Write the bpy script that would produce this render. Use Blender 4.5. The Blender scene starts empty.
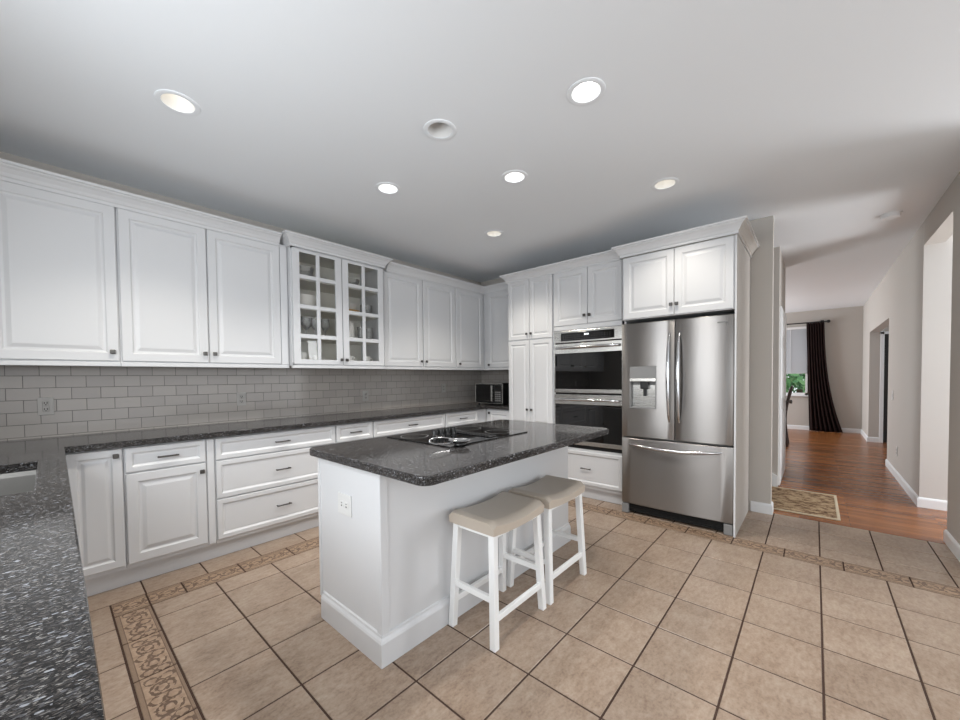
import bpy, bmesh, math, random
from mathutils import Vector, Matrix
random.seed(7)
scene = bpy.context.scene
COL = scene.collection

# ------------------------------------------------------------------ camera
yaw, pitch, roll = 0.721570, -0.024922, -0.010125
fwd = Vector((math.cos(yaw) * math.cos(pitch), math.sin(yaw) * math.cos(pitch), math.sin(pitch)))
right = Vector((math.sin(yaw), -math.cos(yaw), 0))
up = right.cross(fwd)
r2 = math.cos(roll) * right + math.sin(roll) * up
u2 = -math.sin(roll) * right + math.cos(roll) * up
cam_data = bpy.data.cameras.new('camera')
cam = bpy.data.objects.new('camera', cam_data)
COL.objects.link(cam)
m = Matrix.Identity(4)
for i in range(3):
    m[i][0], m[i][1], m[i][2] = r2[i], u2[i], -fwd[i]
m[0][3], m[1][3], m[2][3] = -3.3805, -0.5940, 1.2873
cam.matrix_world = m
cam_data.sensor_width = 36.0
cam_data.sensor_fit = 'HORIZONTAL'
cam_data.lens = 380.544 / 960 * 36
cam_data.shift_y = 26.64 / 960
cam_data.clip_start = 0.02
cam_data.clip_end = 200
scene.camera = cam

# ------------------------------------------------------------------ world, light, exposure
world = bpy.data.worlds.new('daylight')
scene.world = world
world.use_nodes = True
bg = world.node_tree.nodes['Background']
bg.inputs[0].default_value = (0.90, 0.955, 1.0, 1)
bg.inputs[1].default_value = 1.3


def area(name, loc, aim, sx, sy, power, color=(1, 1, 1)):
    d = bpy.data.lights.new(name, 'AREA')
    d.shape = 'RECTANGLE'
    d.size, d.size_y, d.energy, d.color = sx, sy, power, color
    o = bpy.data.objects.new(name, d)
    COL.objects.link(o)
    o.location = loc
    o.rotation_euler = (Vector(aim) - Vector(loc)).to_track_quat('-Z', 'Y').to_euler()
    return o


# daylight through the window over the sink, then fill lights added out of view
area('sink_window_daylight', (-4.06, 0.75, 1.66), (0, 1.1, 0.6), 1.35, 1.0, 42, (0.93, 0.97, 1.0))
area('rear_fill', (-1.0, -5.2, 1.2), (-0.2, 0, 2.1), 5.5, 2.2, 24, (0.985, 0.99, 1.0))  # added fill behind the camera, tilted up to lift the ceiling
area('rear_left_fill', (-5.4, -2.8, 1.1), (-1.5, 1.0, 0.8), 2.2, 2.0, 32, (0.97, 0.985, 1.0))  # added fill from the rear left, meant for the island end
area('dining_fill', (6.5, 3.05, 1.4), (6.0, 0, 1.9), 2.4, 1.8, 150, (0.94, 0.97, 1.0))  # added fill to brighten the hall from an unseen dining room wall
area('passage_fill', (1.6, -3.5, 1.4), (1.6, 0, 2.1), 1.0, 1.8, 80, (0.97, 0.985, 1.0))  # added fill shining through the first passage into the hall

scene.view_settings.view_transform = 'Standard'
scene.view_settings.look = 'None'
scene.view_settings.gamma = 1
scene.view_settings.use_curve_mapping = False
scene.view_settings.exposure = 0.0
scene.cycles.use_denoising = True
scene.cycles.denoising_input_passes = 'RGB_ALBEDO_NORMAL'
scene.cycles.denoising_prefilter = 'ACCURATE'
scene.cycles.max_bounces = 10
scene.cycles.diffuse_bounces = 6
scene.cycles.sample_clamp_indirect = 6
scene.cycles.caustics_reflective = False
scene.cycles.caustics_refractive = False


# ------------------------------------------------------------------ materials
def s2l(c):
    return tuple(((x / 255) / 12.92 if x / 255 <= 0.04045 else ((x / 255 + 0.055) / 1.055) ** 2.4) for x in c)


def mat(name, rgb, rough=0.5, metal=0.0, spec=0.5, srgb=True):
    mt = bpy.data.materials.new(name)
    mt.use_nodes = True
    b = mt.node_tree.nodes['Principled BSDF']
    c = s2l(rgb) if srgb else rgb
    b.inputs['Base Color'].default_value = (*c, 1)
    b.inputs['Roughness'].default_value = rough
    b.inputs['Metallic'].default_value = metal
    b.inputs['Specular IOR Level'].default_value = spec
    return mt


class N:
    """small node helper on one material"""
    def __init__(self, mt):
        self.t = mt.node_tree
        self.b = self.t.nodes['Principled BSDF']

    def new(self, kind, **kw):
        n = self.t.nodes.new(kind)
        for k, v in kw.items():
            if k.startswith('_'):
                setattr(n, k[1:], v)
            else:
                n.inputs[k.replace('_', ' ')].default_value = v
        return n

    def link(self, a, b):
        self.t.links.new(a, b)

    def coords(self, scale=(1, 1, 1), loc=(0, 0, 0)):
        tc = self.new('ShaderNodeTexCoord')
        mp = self.new('ShaderNodeMapping')
        mp.inputs['Scale'].default_value = scale
        mp.inputs['Location'].default_value = loc
        self.link(tc.outputs['Object'], mp.inputs[0])
        return mp.outputs[0]

    def math(self, op, a, b=None, c=None):
        n = self.new('ShaderNodeMath', _operation=op)
        for i, x in enumerate((a, b, c)):
            if x is None:
                continue
            if isinstance(x, (int, float)):
                n.inputs[i].default_value = x
            else:
                self.link(x, n.inputs[i])
        return n.outputs[0]

    def ramp(self, fac, stops, interp='LINEAR'):
        n = self.new('ShaderNodeValToRGB')
        n.color_ramp.interpolation = interp
        e = n.color_ramp.elements
        while len(e) < len(stops):
            e.new(0.5)
        for el, (p, c) in zip(e, stops):
            el.position = p
            el.color = (*s2l(c), 1) if max(c) > 1.001 else (*c, 1)
        self.link(fac, n.inputs[0])
        return n.outputs[0]

    def mix(self, fac, a, b, blend='MIX'):
        n = self.new('ShaderNodeMix', _data_type='RGBA', _blend_type=blend)
        for s, x in ((n.inputs[0], fac), (n.inputs[6], a), (n.inputs[7], b)):
            if isinstance(x, (int, float)):
                s.default_value = x
            elif isinstance(x, tuple):
                s.default_value = (*x, 1) if len(x) == 3 else x
            else:
                self.link(x, s)
        return n.outputs[2]

    def bump(self, h, strength=0.3, dist=0.002):
        n = self.new('ShaderNodeBump')
        n.inputs['Strength'].default_value = strength
        n.inputs['Distance'].default_value = dist
        self.link(h, n.inputs['Height'])
        self.link(n.outputs[0], self.b.inputs['Normal'])


M = {}
M['cab'] = mat('white_cabinet_paint', (207, 208, 210), 0.38)
M['cab_in'] = mat('cabinet_interior', (226, 224, 215), 0.5)
M['trim'] = mat('white_trim_paint', (228, 230, 232), 0.4)
M['ceil'] = mat('ceiling_paint', (234, 238, 242), 0.9)
M['stoolw'] = mat('white_stool_paint', (232, 233, 233), 0.35)
M['pewter'] = mat('dark_pewter', (92, 90, 88), 0.35, 0.9)
M['black'] = mat('black_plastic', (12, 12, 13), 0.35)
M['dark'] = mat('dark_gap', (10, 10, 10), 0.8)
M['bglass'] = mat('black_glass', (7, 7, 8), 0.03, 0, 0.6)
M['grey'] = mat('grey_plastic', (128, 128, 128), 0.45)
M['plate'] = mat('outlet_plastic', (166, 163, 159), 0.35)
M['platew'] = mat('white_outlet_plastic', (212, 212, 211), 0.35)
M['slot'] = mat('outlet_slots', (40, 39, 38), 0.6)
M['cer'] = mat('white_ceramic', (232, 230, 224), 0.2)
M['amber'] = mat('amber_ceramic', (196, 152, 74), 0.3)
M['canvas_in'] = mat('can_baffle', (220, 220, 219), 0.5)
M['lensoff'] = mat('unlit_lens', (190, 190, 190), 0.5)
M['dwood'] = mat('dark_walnut', (52, 32, 26), 0.35)
M['bdoor'] = mat('black_door_paint', (24, 23, 22), 0.4)
M['blind'] = mat('blind_slat', (196, 198, 202), 0.6)
M['sash'] = mat('window_sash_paint', (236, 236, 236), 0.4)
M['bark'] = mat('bark', (84, 70, 56), 0.9)
M['sconce'] = mat('polished_steel', (205, 205, 206), 0.14, 1.0)


def emis(name, rgb, strength):
    mt = bpy.data.materials.new(name)
    mt.use_nodes = True
    b = mt.node_tree.nodes['Principled BSDF']
    b.inputs['Base Color'].default_value = (0.8, 0.8, 0.8, 1)
    b.inputs['Emission Color'].default_value = (*rgb, 1)
    b.inputs['Emission Strength'].default_value = strength
    return mt


M['lamp_w'] = emis('lit_lens_cool', (1.0, 0.99, 0.97), 7)
M['lamp_y'] = emis('lit_lens_warm', (1.0, 0.92, 0.78), 3.2)
M['led'] = emis('display_glow', (0.9, 0.95, 1.0), 1.6)


def wall_mat(name, rgb):
    mt = mat(name, rgb, 0.85)
    n = N(mt)
    nz = n.new('ShaderNodeTexNoise', Scale=220.0, Detail=2.0)
    n.link(n.coords(), nz.inputs['Vector'])
    n.bump(nz.outputs[0], 0.08, 0.001)
    return mt


M['wall'] = wall_mat('greige_wall_paint', (188, 183, 177))
M['wall_in'] = wall_mat('pale_passage_paint', (200, 196, 192))


def granite(name):
    mt = mat(name, (40, 40, 44), 0.1)
    n = N(mt)
    co = n.coords((1.0, 1.0, 1.0))
    rot = n.new('ShaderNodeMapping')
    rot.inputs['Rotation'].default_value = (0, 0, 0.85)
    rot.inputs['Scale'].default_value = (0.55, 1.1, 1.0)
    n.link(co, rot.inputs[0])
    co = rot.outputs[0]
    # directional speckle: stretched cells of blue pearl feldspar in a near black ground
    nz = n.new('ShaderNodeTexNoise', Scale=26.0, Detail=3.0)
    n.link(co, nz.inputs['Vector'])
    dist = n.new('ShaderNodeMix', _data_type='VECTOR')
    dist.inputs[0].default_value = 0.018
    n.link(co, dist.inputs[4])
    n.link(nz.outputs[1], dist.inputs[5])
    v = n.new('ShaderNodeTexVoronoi', Scale=270.0)
    n.link(dist.outputs[1], v.inputs['Vector'])
    sep = n.new('ShaderNodeSeparateColor')
    n.link(v.outputs['Color'], sep.inputs[0])
    base = n.ramp(sep.outputs[0], [(0.0, (18, 17, 16)), (0.45, (32, 30, 29)), (0.70, (48, 46, 45)), (0.87, (72, 71, 72)), (0.95, (102, 102, 106)), (1.0, (160, 163, 170))])
    v2 = n.new('ShaderNodeTexVoronoi', Scale=520.0)
    n.link(co, v2.inputs['Vector'])
    sep2 = n.new('ShaderNodeSeparateColor')
    n.link(v2.outputs['Color'], sep2.inputs[0])
    fl = n.ramp(sep2.outputs[1], [(0.0, (16, 16, 18)), (0.7, (48, 46, 46)), (0.92, (104, 98, 94)), (1.0, (180, 176, 172))])
    col = n.mix(0.42, base, fl)
    n.link(col, n.b.inputs['Base Color'])
    n.b.inputs['Specular IOR Level'].default_value = 0.4
    n.b.inputs['IOR'].default_value = 1.3
    return mt


M['granite'] = granite('blue_pearl_granite')


def steel(name, rgb=(176, 174, 172), rough=0.3, axis=2):
    mt = mat(name, rgb, rough, 1.0)
    n = N(mt)
    sc = [600, 600, 600]
    sc[axis] = 4
    nz = n.new('ShaderNodeTexNoise', Scale=1.0, Detail=2.0)
    n.link(n.coords(tuple(sc)), nz.inputs['Vector'])
    r = n.math('MULTIPLY_ADD', nz.outputs[0], 0.16, rough - 0.08)
    n.link(r, n.b.inputs['Roughness'])
    n.b.inputs['Anisotropic'].default_value = 0.85
    n.b.inputs['Anisotropic Rotation'].default_value = 0.25 if axis == 2 else 0.0
    tg = n.new('ShaderNodeTangent', _direction_type='RADIAL', _axis='Z')
    n.link(tg.outputs[0], n.b.inputs['Tangent'])
    return mt


M['steel'] = steel('brushed_steel', (148, 145, 143), 0.34)
M['steelh'] = steel('brushed_steel_trim', (196, 194, 190), 0.26, 1)
M['sinks'] = mat('sink_steel', (136, 134, 131), 0.45, 1.0)


def tile_mat():
    mt = mat('beige_stone_tile', (196, 172, 152), 0.32)
    n = N(mt)
    g = n.new('ShaderNodeNewGeometry')
    rnd = g.outputs['Random Per Island']
    tc = n.new('ShaderNodeTexCoord')
    off = n.new('ShaderNodeVectorMath', _operation='ADD')
    comb = n.new('ShaderNodeCombineXYZ')
    n.link(n.math('MULTIPLY', rnd, 37.0), comb.inputs[2])
    n.link(tc.outputs['Object'], off.inputs[0])
    n.link(comb.outputs[0], off.inputs[1])
    nz = n.new('ShaderNodeTexNoise', Scale=5.0, Detail=8.0, Roughness=0.66)
    n.link(off.outputs[0], nz.inputs['Vector'])
    c1 = n.ramp(nz.outputs[0], [(0.28, (117, 94, 78)), (0.44, (147, 126, 108)), (0.56, (162, 142, 125)), (0.74, (178, 163, 146))])
    nz2 = n.new('ShaderNodeTexNoise', Scale=90.0, Detail=4.0)
    n.link(off.outputs[0], nz2.inputs['Vector'])
    c2 = n.ramp(nz2.outputs[0], [(0.36, (112, 92, 77)), (0.5, (160, 141, 125)), (0.7, (178, 164, 149))])
    nz3 = n.new('ShaderNodeTexNoise', Scale=22.0, Detail=6.0, Roughness=0.7)
    st = n.new('ShaderNodeMapping')
    st.inputs['Scale'].default_value = (1.0, 2.2, 1.0)
    st.inputs['Rotation'].default_value = (0, 0, 0.5)
    n.link(off.outputs[0], st.inputs[0])
    n.link(st.outputs[0], nz3.inputs['Vector'])
    c3 = n.ramp(nz3.outputs[0], [(0.34, (114, 92, 77)), (0.5, (157, 137, 119)), (0.66, (178, 163, 147))])
    col = n.mix(0.18, n.mix(0.48, c1, c3), c2)
    tone = n.math('MULTIPLY_ADD', rnd, 0.12, 0.93)
    ct = n.new('ShaderNodeCombineColor')
    for k in range(3):
        n.link(tone, ct.inputs[k])
    n.link(n.mix(1.0, col, ct.outputs[0], 'MULTIPLY'), n.b.inputs['Base Color'])
    n.bump(nz2.outputs[0], 0.06, 0.002)
    return mt


M['tile'] = tile_mat()


def border_mat():
    """relief border tile: UV.x runs along the tile in metres, UV.y across it"""
    mt = mat('relief_border_tile', (190, 158, 126), 0.4)
    n = N(mt)
    uv = n.new('ShaderNodeUVMap')
    sp = n.new('ShaderNodeSeparateXYZ')
    n.link(uv.outputs[0], sp.inputs[0])
    U, V = sp.outputs[0], sp.outputs[1]

    def ring(cx, cy, r, ax=1.0):
        dx = n.math('MULTIPLY', n.math('SUBTRACT', U, cx), ax)
        dy = n.math('SUBTRACT', V, cy)
        d = n.math('SQRT', n.math('ADD', n.math('MULTIPLY', dx, dx), n.math('MULTIPLY', dy, dy)))
        return n.math('ABSOLUTE', n.math('SUBTRACT', d, r))
    ds = [ring(0.085, 0.08, 0.042), ring(0.23, 0.08, 0.042), ring(0.085, 0.08, 0.018, 0.7), ring(0.23, 0.08, 0.018, 0.7),
          ring(0.157, 0.105, 0.024), ring(0.157, 0.052, 0.024), ring(0.02, 0.105, 0.022), ring(0.02, 0.052, 0.022), ring(0.30, 0.105, 0.022), ring(0.30, 0.052, 0.022)]
    d = ds[0]
    for x in ds[1:]:
        d = n.math('MINIMUM', d, x)
    # leafy break up of the scroll lines
    nz = n.new('ShaderNodeTexNoise', Scale=48.0, Detail=3.0)
    n.link(uv.outputs[0], nz.inputs['Vector'])
    d = n.math('ADD', d, n.math('MULTIPLY', n.math('SUBTRACT', nz.outputs[0], 0.5), 0.034))
    scroll = n.math('LESS_THAN', d, 0.0042)
    edge = n.math('GREATER_THAN', n.math('ABSOLUTE', n.math('SUBTRACT', V, 0.0775)), 0.059)
    line = n.math('LESS_THAN', n.math('ABSOLUTE', n.math('SUBTRACT', n.math('ABSOLUTE', n.math('SUBTRACT', V, 0.0775)), 0.0585)), 0.0018)
    notch = n.math('MULTIPLY', edge, n.math('GREATER_THAN', n.math('SINE', n.math('MULTIPLY', U, 900.0)), 0.35))
    scroll = n.math('MULTIPLY', scroll, n.math('SUBTRACT', 1.0, edge))
    dark = n.math('MAXIMUM', n.math('MAXIMUM', scroll, n.math('MULTIPLY', line, 0.9)), n.math('MULTIPLY', notch, 0.35))
    nz2 = n.new('ShaderNodeTexNoise', Scale=40.0, Detail=5.0)
    n.link(uv.outputs[0], nz2.inputs['Vector'])
    base = n.ramp(nz2.outputs[0], [(0.3, (140, 116, 95)), (0.7, (174, 150, 127))])
    base = n.mix(n.math('MULTIPLY', edge, 0.8), base, s2l((132, 111, 92)))
    n.link(n.mix(n.math('MULTIPLY', dark, 0.82), base, s2l((82, 59, 44))), n.b.inputs['Base Color'])
    n.bump(n.math('SUBTRACT', 1.0, dark), 0.5, 0.003)
    return mt


M['border'] = border_mat()
M['grout'] = mat('brown_grout', (66, 47, 37), 0.9)


def subway(name, along):
    mt = mat(name, (176, 172, 167), 0.16)
    n = N(mt)
    tc = n.new('ShaderNodeTexCoord')
    sp = n.new('ShaderNodeSeparateXYZ')
    n.link(tc.outputs['Object'], sp.inputs[0])
    cb = n.new('ShaderNodeCombineXYZ')
    n.link(n.math('ADD', sp.outputs[along], 3.555 + 141 * 0.141 if along == 0 else 3.211 + 0.141 * 40), cb.inputs[0])
    n.link(n.math('SUBTRACT', sp.outputs[2], 0.932 - 0.0785 * 20), cb.inputs[1])
    br = n.new('ShaderNodeTexBrick', Scale=1.0)
    br.inputs['Brick Width'].default_value = 0.141
    br.inputs['Row Height'].default_value = 0.0785
    br.inputs['Mortar Size'].default_value = 0.0016
    br.inputs['Mortar Smooth'].default_value = 0.1
    br.inputs['Color1'].default_value = (*s2l((167, 161, 155)), 1)
    br.inputs['Color2'].default_value = (*s2l((159, 153, 148)), 1)
    br.inputs['Mortar'].default_value = (*s2l((104, 101, 98)), 1)
    n.link(cb.outputs[0], br.inputs['Vector'])
    n.link(br.outputs['Color'], n.b.inputs['Base Color'])
    n.link(n.math('MULTIPLY_ADD', br.outputs['Fac'], 0.6, 0.16), n.b.inputs['Roughness'])
    n.bump(n.math('SUBTRACT', 1.0, br.outputs['Fac']), 0.5, 0.002)
    return mt


M['subwayA'] = subway('grey_subway_tile', 0)
M['subwayB'] = subway('grey_subway_tile_return', 1)


def wood_floor():
    mt = mat('honey_strip_wood', (170, 104, 58), 0.27)
    n = N(mt)
    tc = n.new('ShaderNodeTexCoord')
    sp = n.new('ShaderNodeSeparateXYZ')
    n.link(tc.outputs['Object'], sp.inputs[0])
    cb = n.new('ShaderNodeCombineXYZ')
    n.link(n.math('ADD', sp.outputs[1], 50.0), cb.inputs[0])
    n.link(n.math('ADD', sp.outputs[0], 20.0), cb.inputs[1])
    br = n.new('ShaderNodeTexBrick', Scale=1.0)
    br.offset = 0.37
    br.inputs['Brick Width'].default_value = 0.9
    br.inputs['Row Height'].default_value = 0.057
    br.inputs['Mortar Size'].default_value = 0.0009
    br.inputs['Color1'].default_value = (*s2l((170, 116, 70)), 1)
    br.inputs['Color2'].default_value = (*s2l((132, 82, 46)), 1)
    br.inputs['Mortar'].default_value = (*s2l((74, 42, 24)), 1)
    n.link(cb.outputs[0], br.inputs['Vector'])
    nz = n.new('ShaderNodeTexNoise', Scale=1.0, Detail=4.0)
    n.link(n.coords((46, 3, 3)), nz.inputs['Vector'])
    grain = n.ramp(nz.outputs[0], [(0.3, (170, 120, 84)), (0.7, (255, 245, 235))])
    n.link(n.mix(0.55, br.outputs['Color'], n.mix(1.0, br.outputs['Color'], grain, 'MULTIPLY')), n.b.inputs['Base Color'])
    n.bump(n.math('SUBTRACT', 1.0, br.outputs['Fac']), 0.2, 0.001)
    return mt


M['wood'] = wood_floor()


def leather():
    mt = mat('beige_leatherette', (184, 173, 160), 0.42)
    n = N(mt)
    v = n.new('ShaderNodeTexVoronoi', Scale=420.0)
    n.link(n.coords(), v.inputs['Vector'])
    n.bump(v.outputs['Distance'], 0.15, 0.0006)
    return mt


M['leather'] = leather()


def cloth(name, a, b, rough=0.95):
    mt = mat(name, a, rough, 0, 0.2)
    n = N(mt)
    nz = n.new('ShaderNodeTexNoise', Scale=60.0, Detail=3.0)
    n.link(n.coords(), nz.inputs['Vector'])
    n.link(n.ramp(nz.outputs[0], [(0.35, a), (0.65, b)]), n.b.inputs['Base Color'])
    return mt


M['curtain'] = cloth('dark_brown_curtain_cloth', (30, 18, 17), (42, 27, 25))


def rug_mat():
    mt = mat('beige_rug_pile', (180, 158, 128), 0.95, 0, 0.1)
    n = N(mt)
    co = n.coords()
    nz = n.new('ShaderNodeTexNoise', Scale=13.0, Detail=8.0, Roughness=0.8)
    n.link(co, nz.inputs['Vector'])
    n.link(n.ramp(nz.outputs[0], [(0.38, (78, 58, 46)), (0.46, (132, 106, 82)), (0.54, (176, 152, 122)), (0.7, (196, 174, 142))]), n.b.inputs['Base Color'])
    nz2 = n.new('ShaderNodeTexNoise', Scale=400.0)
    n.link(co, nz2.inputs['Vector'])
    n.bump(nz2.outputs[0], 0.6, 0.003)
    return mt


M['rug'] = rug_mat()
M['rug_edge'] = mat('rug_binding', (198, 184, 158), 0.9)


def leaf_mat():
    mt = mat('green_leaves', (70, 120, 60), 0.6)
    n = N(mt)
    g = n.new('ShaderNodeNewGeometry')
    n.link(n.ramp(g.outputs['Random Per Island'], [(0, (40, 92, 52)), (0.5, (86, 142, 84)), (1, (150, 190, 132))]), n.b.inputs['Base Color'])
    return mt


M['leaf'] = leaf_mat()
M['lawn'] = cloth('lawn_grass', (96, 130, 70), (130, 160, 96))


def glass_mat(name, tint=(1, 1, 1), rough=0.0, refl=0.6):
    mt = bpy.data.materials.new(name)
    mt.use_nodes = True
    t = mt.node_tree
    t.nodes.remove(t.nodes['Principled BSDF'])
    out = t.nodes['Material Output']
    tr = t.nodes.new('ShaderNodeBsdfTransparent')
    tr.inputs[0].default_value = (*tint, 1)
    gl = t.nodes.new('ShaderNodeBsdfGlossy')
    gl.inputs['Roughness'].default_value = rough
    mx = t.nodes.new('ShaderNodeMixShader')
    fr = t.nodes.new('ShaderNodeFresnel')
    fr.inputs[0].default_value = 1.45
    ad = t.nodes.new('ShaderNodeMath')
    ad.operation = 'MULTIPLY'
    ad.inputs[1].default_value = refl
    t.links.new(fr.outputs[0], ad.inputs[0])
    t.links.new(ad.outputs[0], mx.inputs[0])
    t.links.new(tr.outputs[0], mx.inputs[1])
    t.links.new(gl.outputs[0], mx.inputs[2])
    t.links.new(mx.outputs[0], out.inputs[0])
    return mt


M['pane'] = glass_mat('cabinet_glass')
M['wpane'] = glass_mat('window_glass')
M['gware'] = glass_mat('clear_glassware', (0.90, 0.91, 0.90), 0.05, 1.0)
_t = M['gware'].node_tree
_d = _t.nodes.new('ShaderNodeBsdfDiffuse')
_d.inputs[0].default_value = (0.8, 0.8, 0.78, 1)
_m = _t.nodes.new('ShaderNodeMixShader')
_m.inputs[0].default_value = 0.22
_t.links.new(_t.nodes['Mix Shader'].outputs[0], _m.inputs[1])
_t.links.new(_d.outputs[0], _m.inputs[2])
_t.links.new(_m.outputs[0], _t.nodes['Material Output'].inputs[0])


# ------------------------------------------------------------------ mesh helpers
def bm_box(bm, lo, hi, bev=0.0, seg=2, fn=None):
    lo, hi = [min(a, b) for a, b in zip(lo, hi)], [max(a, b) for a, b in zip(lo, hi)]
    vs = [bm.verts.new((x, y, z)) for x in (lo[0], hi[0]) for y in (lo[1], hi[1]) for z in (lo[2], hi[2])]
    fs = [bm.faces.new([vs[i] for i in f]) for f in ((0, 1, 3, 2), (4, 6, 7, 5), (0, 4, 5, 1), (2, 3, 7, 6), (0, 2, 6, 4), (1, 5, 7, 3))]
    if bev > 0:
        es = list({e for f in fs for e in f.edges})
        r = bmesh.ops.bevel(bm, geom=es, offset=bev, segments=seg, affect='EDGES', profile=0.5)
        return r['verts']
    return vs


def tube(bm, pts, rad, seg=10, cap=True):
    """round tube along a list of points"""
    pts = [Vector(p) for p in pts]
    rads = rad if isinstance(rad, (list, tuple)) else [rad] * len(pts)
    rings = []
    prev = None
    for i, p in enumerate(pts):
        t = (pts[min(i + 1, len(pts) - 1)] - pts[max(i - 1, 0)]).normalized()
        if prev is None:
            a = Vector((0, 0, 1)) if abs(t.z) < 0.9 else Vector((1, 0, 0))
            n = t.cross(a).normalized()
        else:
            n = (prev - t * prev.dot(t)).normalized()
        prev = n
        b = t.cross(n)
        rings.append([bm.verts.new(p + rads[i] * (math.cos(2 * math.pi * k / seg) * n + math.sin(2 * math.pi * k / seg) * b)) for k in range(seg)])
    for r0, r1 in zip(rings, rings[1:]):
        for k in range(seg):
            bm.faces.new((r0[k], r0[(k + 1) % seg], r1[(k + 1) % seg], r1[k]))
    if cap:
        bm.faces.new(rings[0][::-1])
        bm.faces.new(rings[-1])


def lathe(bm, prof, c=(0, 0, 0), seg=24, axis='z'):
    """prof: list of (radius, height)"""
    rings = []
    for r, h in prof:
        if r < 1e-6:
            rings.append([bm.verts.new((c[0], c[1], c[2] + h))])
        else:
            rings.append([bm.verts.new((c[0] + r * math.cos(2 * math.pi * k / seg), c[1] + r * math.sin(2 * math.pi * k / seg), c[2] + h)) for k in range(seg)])
    for a, b in zip(rings, rings[1:]):
        for k in range(seg):
            k2 = (k + 1) % seg
            if len(a) == 1 and len(b) == 1:
                continue
            if len(a) == 1:
                bm.faces.new((a[0], b[k2], b[k]))
            elif len(b) == 1:
                bm.faces.new((a[k], a[k2], b[0]))
            else:
                bm.faces.new((a[k], a[k2], b[k2], b[k]))


def loops_panel(bm, fr, u0, u1, z0, z1, loops):
    """nested rectangles: loops = [(inset, out)]"""
    prev = None
    for ins, w in loops:
        cs = [fr(u0 + ins, w, z0 + ins), fr(u1 - ins, w, z0 + ins), fr(u1 - ins, w, z1 - ins), fr(u0 + ins, w, z1 - ins)]
        ring = [bm.verts.new(c) for c in cs]
        if prev is None:
            bm.faces.new(ring[::-1])
        else:
            for k in range(4):
                bm.faces.new((prev[k], prev[(k + 1) % 4], ring[(k + 1) % 4], ring[k]))
        prev = ring
    bm.faces.new(prev)


def sweep(bm, path, prof):
    """profile [(out, z)] along a plan path [(x, y)], out to the right hand of travel, mitred"""
    n = len(path)
    segs = []
    for a, b in zip(path, path[1:]):
        d = Vector((b[0] - a[0], b[1] - a[1])).normalized()
        segs.append(Vector((d.y, -d.x)))
    rings = []
    for i, p in enumerate(path):
        if i == 0:
            o = segs[0]
        elif i == n - 1:
            o = segs[-1]
        else:
            o = segs[i - 1] + segs[i]
            o = o / max(o.dot(segs[i]), 0.2)
        rings.append([bm.verts.new((p[0] + o.x * w, p[1] + o.y * w, z)) for w, z in prof])
    m_ = len(prof)
    for a, b in zip(rings, rings[1:]):
        for k in range(m_):
            bm.faces.new((a[k], a[(k + 1) % m_], b[(k + 1) % m_], b[k]))
    bm.faces.new(rings[0][::-1])
    bm.faces.new(rings[-1])


def wpos(o):
    p = Vector((0, 0, 0))
    while o is not None:
        p = p + o.location
        o = o.parent
    return p


def obj(name, bm, material, parent=None, smooth=False, origin=None):
    """link a bmesh given in world coordinates as one object"""
    bmesh.ops.recalc_face_normals(bm, faces=bm.faces[:])
    off = wpos(parent) if parent else (Vector(origin) if origin else Vector((0, 0, 0)))
    for v in bm.verts:
        v.co -= off
    me = bpy.data.meshes.new(name)
    bm.to_mesh(me)
    bm.free()
    mats = material if isinstance(material, (list, tuple)) else [material]
    for x in mats:
        me.materials.append(x)
    o = bpy.data.objects.new(name, me)
    COL.objects.link(o)
    if parent:
        o.parent = parent
    elif origin:
        o.location = off
    if smooth:
        for p in me.polygons:
            p.use_smooth = True
        try:
            me.set_sharp_from_angle(angle=math.radians(40))
        except Exception:
            pass
    return o


def tag(o, label, cat, group=None, kind=None):
    o['label'] = label
    o['category'] = cat
    if group:
        o['group'] = group
    if kind:
        o['kind'] = kind
    return o


def thing(name, loc, label, cat, group=None):
    o = bpy.data.objects.new(name, None)
    o.empty_display_size = 0.1
    COL.objects.link(o)
    o.location = loc
    return tag(o, label, cat, group)


def struct(name, bm, material, label=None):
    o = obj(name, bm, material)
    o['kind'] = 'structure'
    return o


def box_obj(name, lo, hi, material, parent=None, bev=0.0, smooth=False):
    bm = bmesh.new()
    bm_box(bm, lo, hi, bev)
    return obj(name, bm, material, parent, smooth)


def copy_tree(o, parent=None):
    c = o.copy()
    COL.objects.link(c)
    c.parent = parent
    for ch in o.children:
        copy_tree(ch, c)
    return c


def FA(y):
    return lambda u, w, z: (u, y - w, z)


def FB(x):
    return lambda u, w, z: (x - w, -u, z)


def fbox(bm, fr, u0, u1, w0, w1, z0, z1, bev=0.0):
    return bm_box(bm, fr(u0, w0, z0), fr(u1, w1, z1), bev)


# ------------------------------------------------------------------ room shell
CEIL = 2.718
YA = 3.211          # back wall with the long run of cabinets
XB = 0.98           # wall behind fridge and ovens
YR = -1.357         # hall wall with the passages
T0 = [-4.9, -4.56, -4.22, -3.88, -3.54, -3.175, -3.02, -2.704, -2.377, -2.035, -1.694, -1.349, -1.007, -0.667, -0.325, 0.022, 0.185, 0.37, 0.725, 1.035]
YL = [2.255, 2.072, 1.709, 1.36, 1.019, 0.667, 0.327, 0.0, -0.323, -0.632, -0.940, -1.251, -1.57, -1.90, -2.24, -2.58, -2.92, -3.26, -3.6, -3.94, -4.28, -4.62, -4.96]
G = 0.0032


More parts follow.
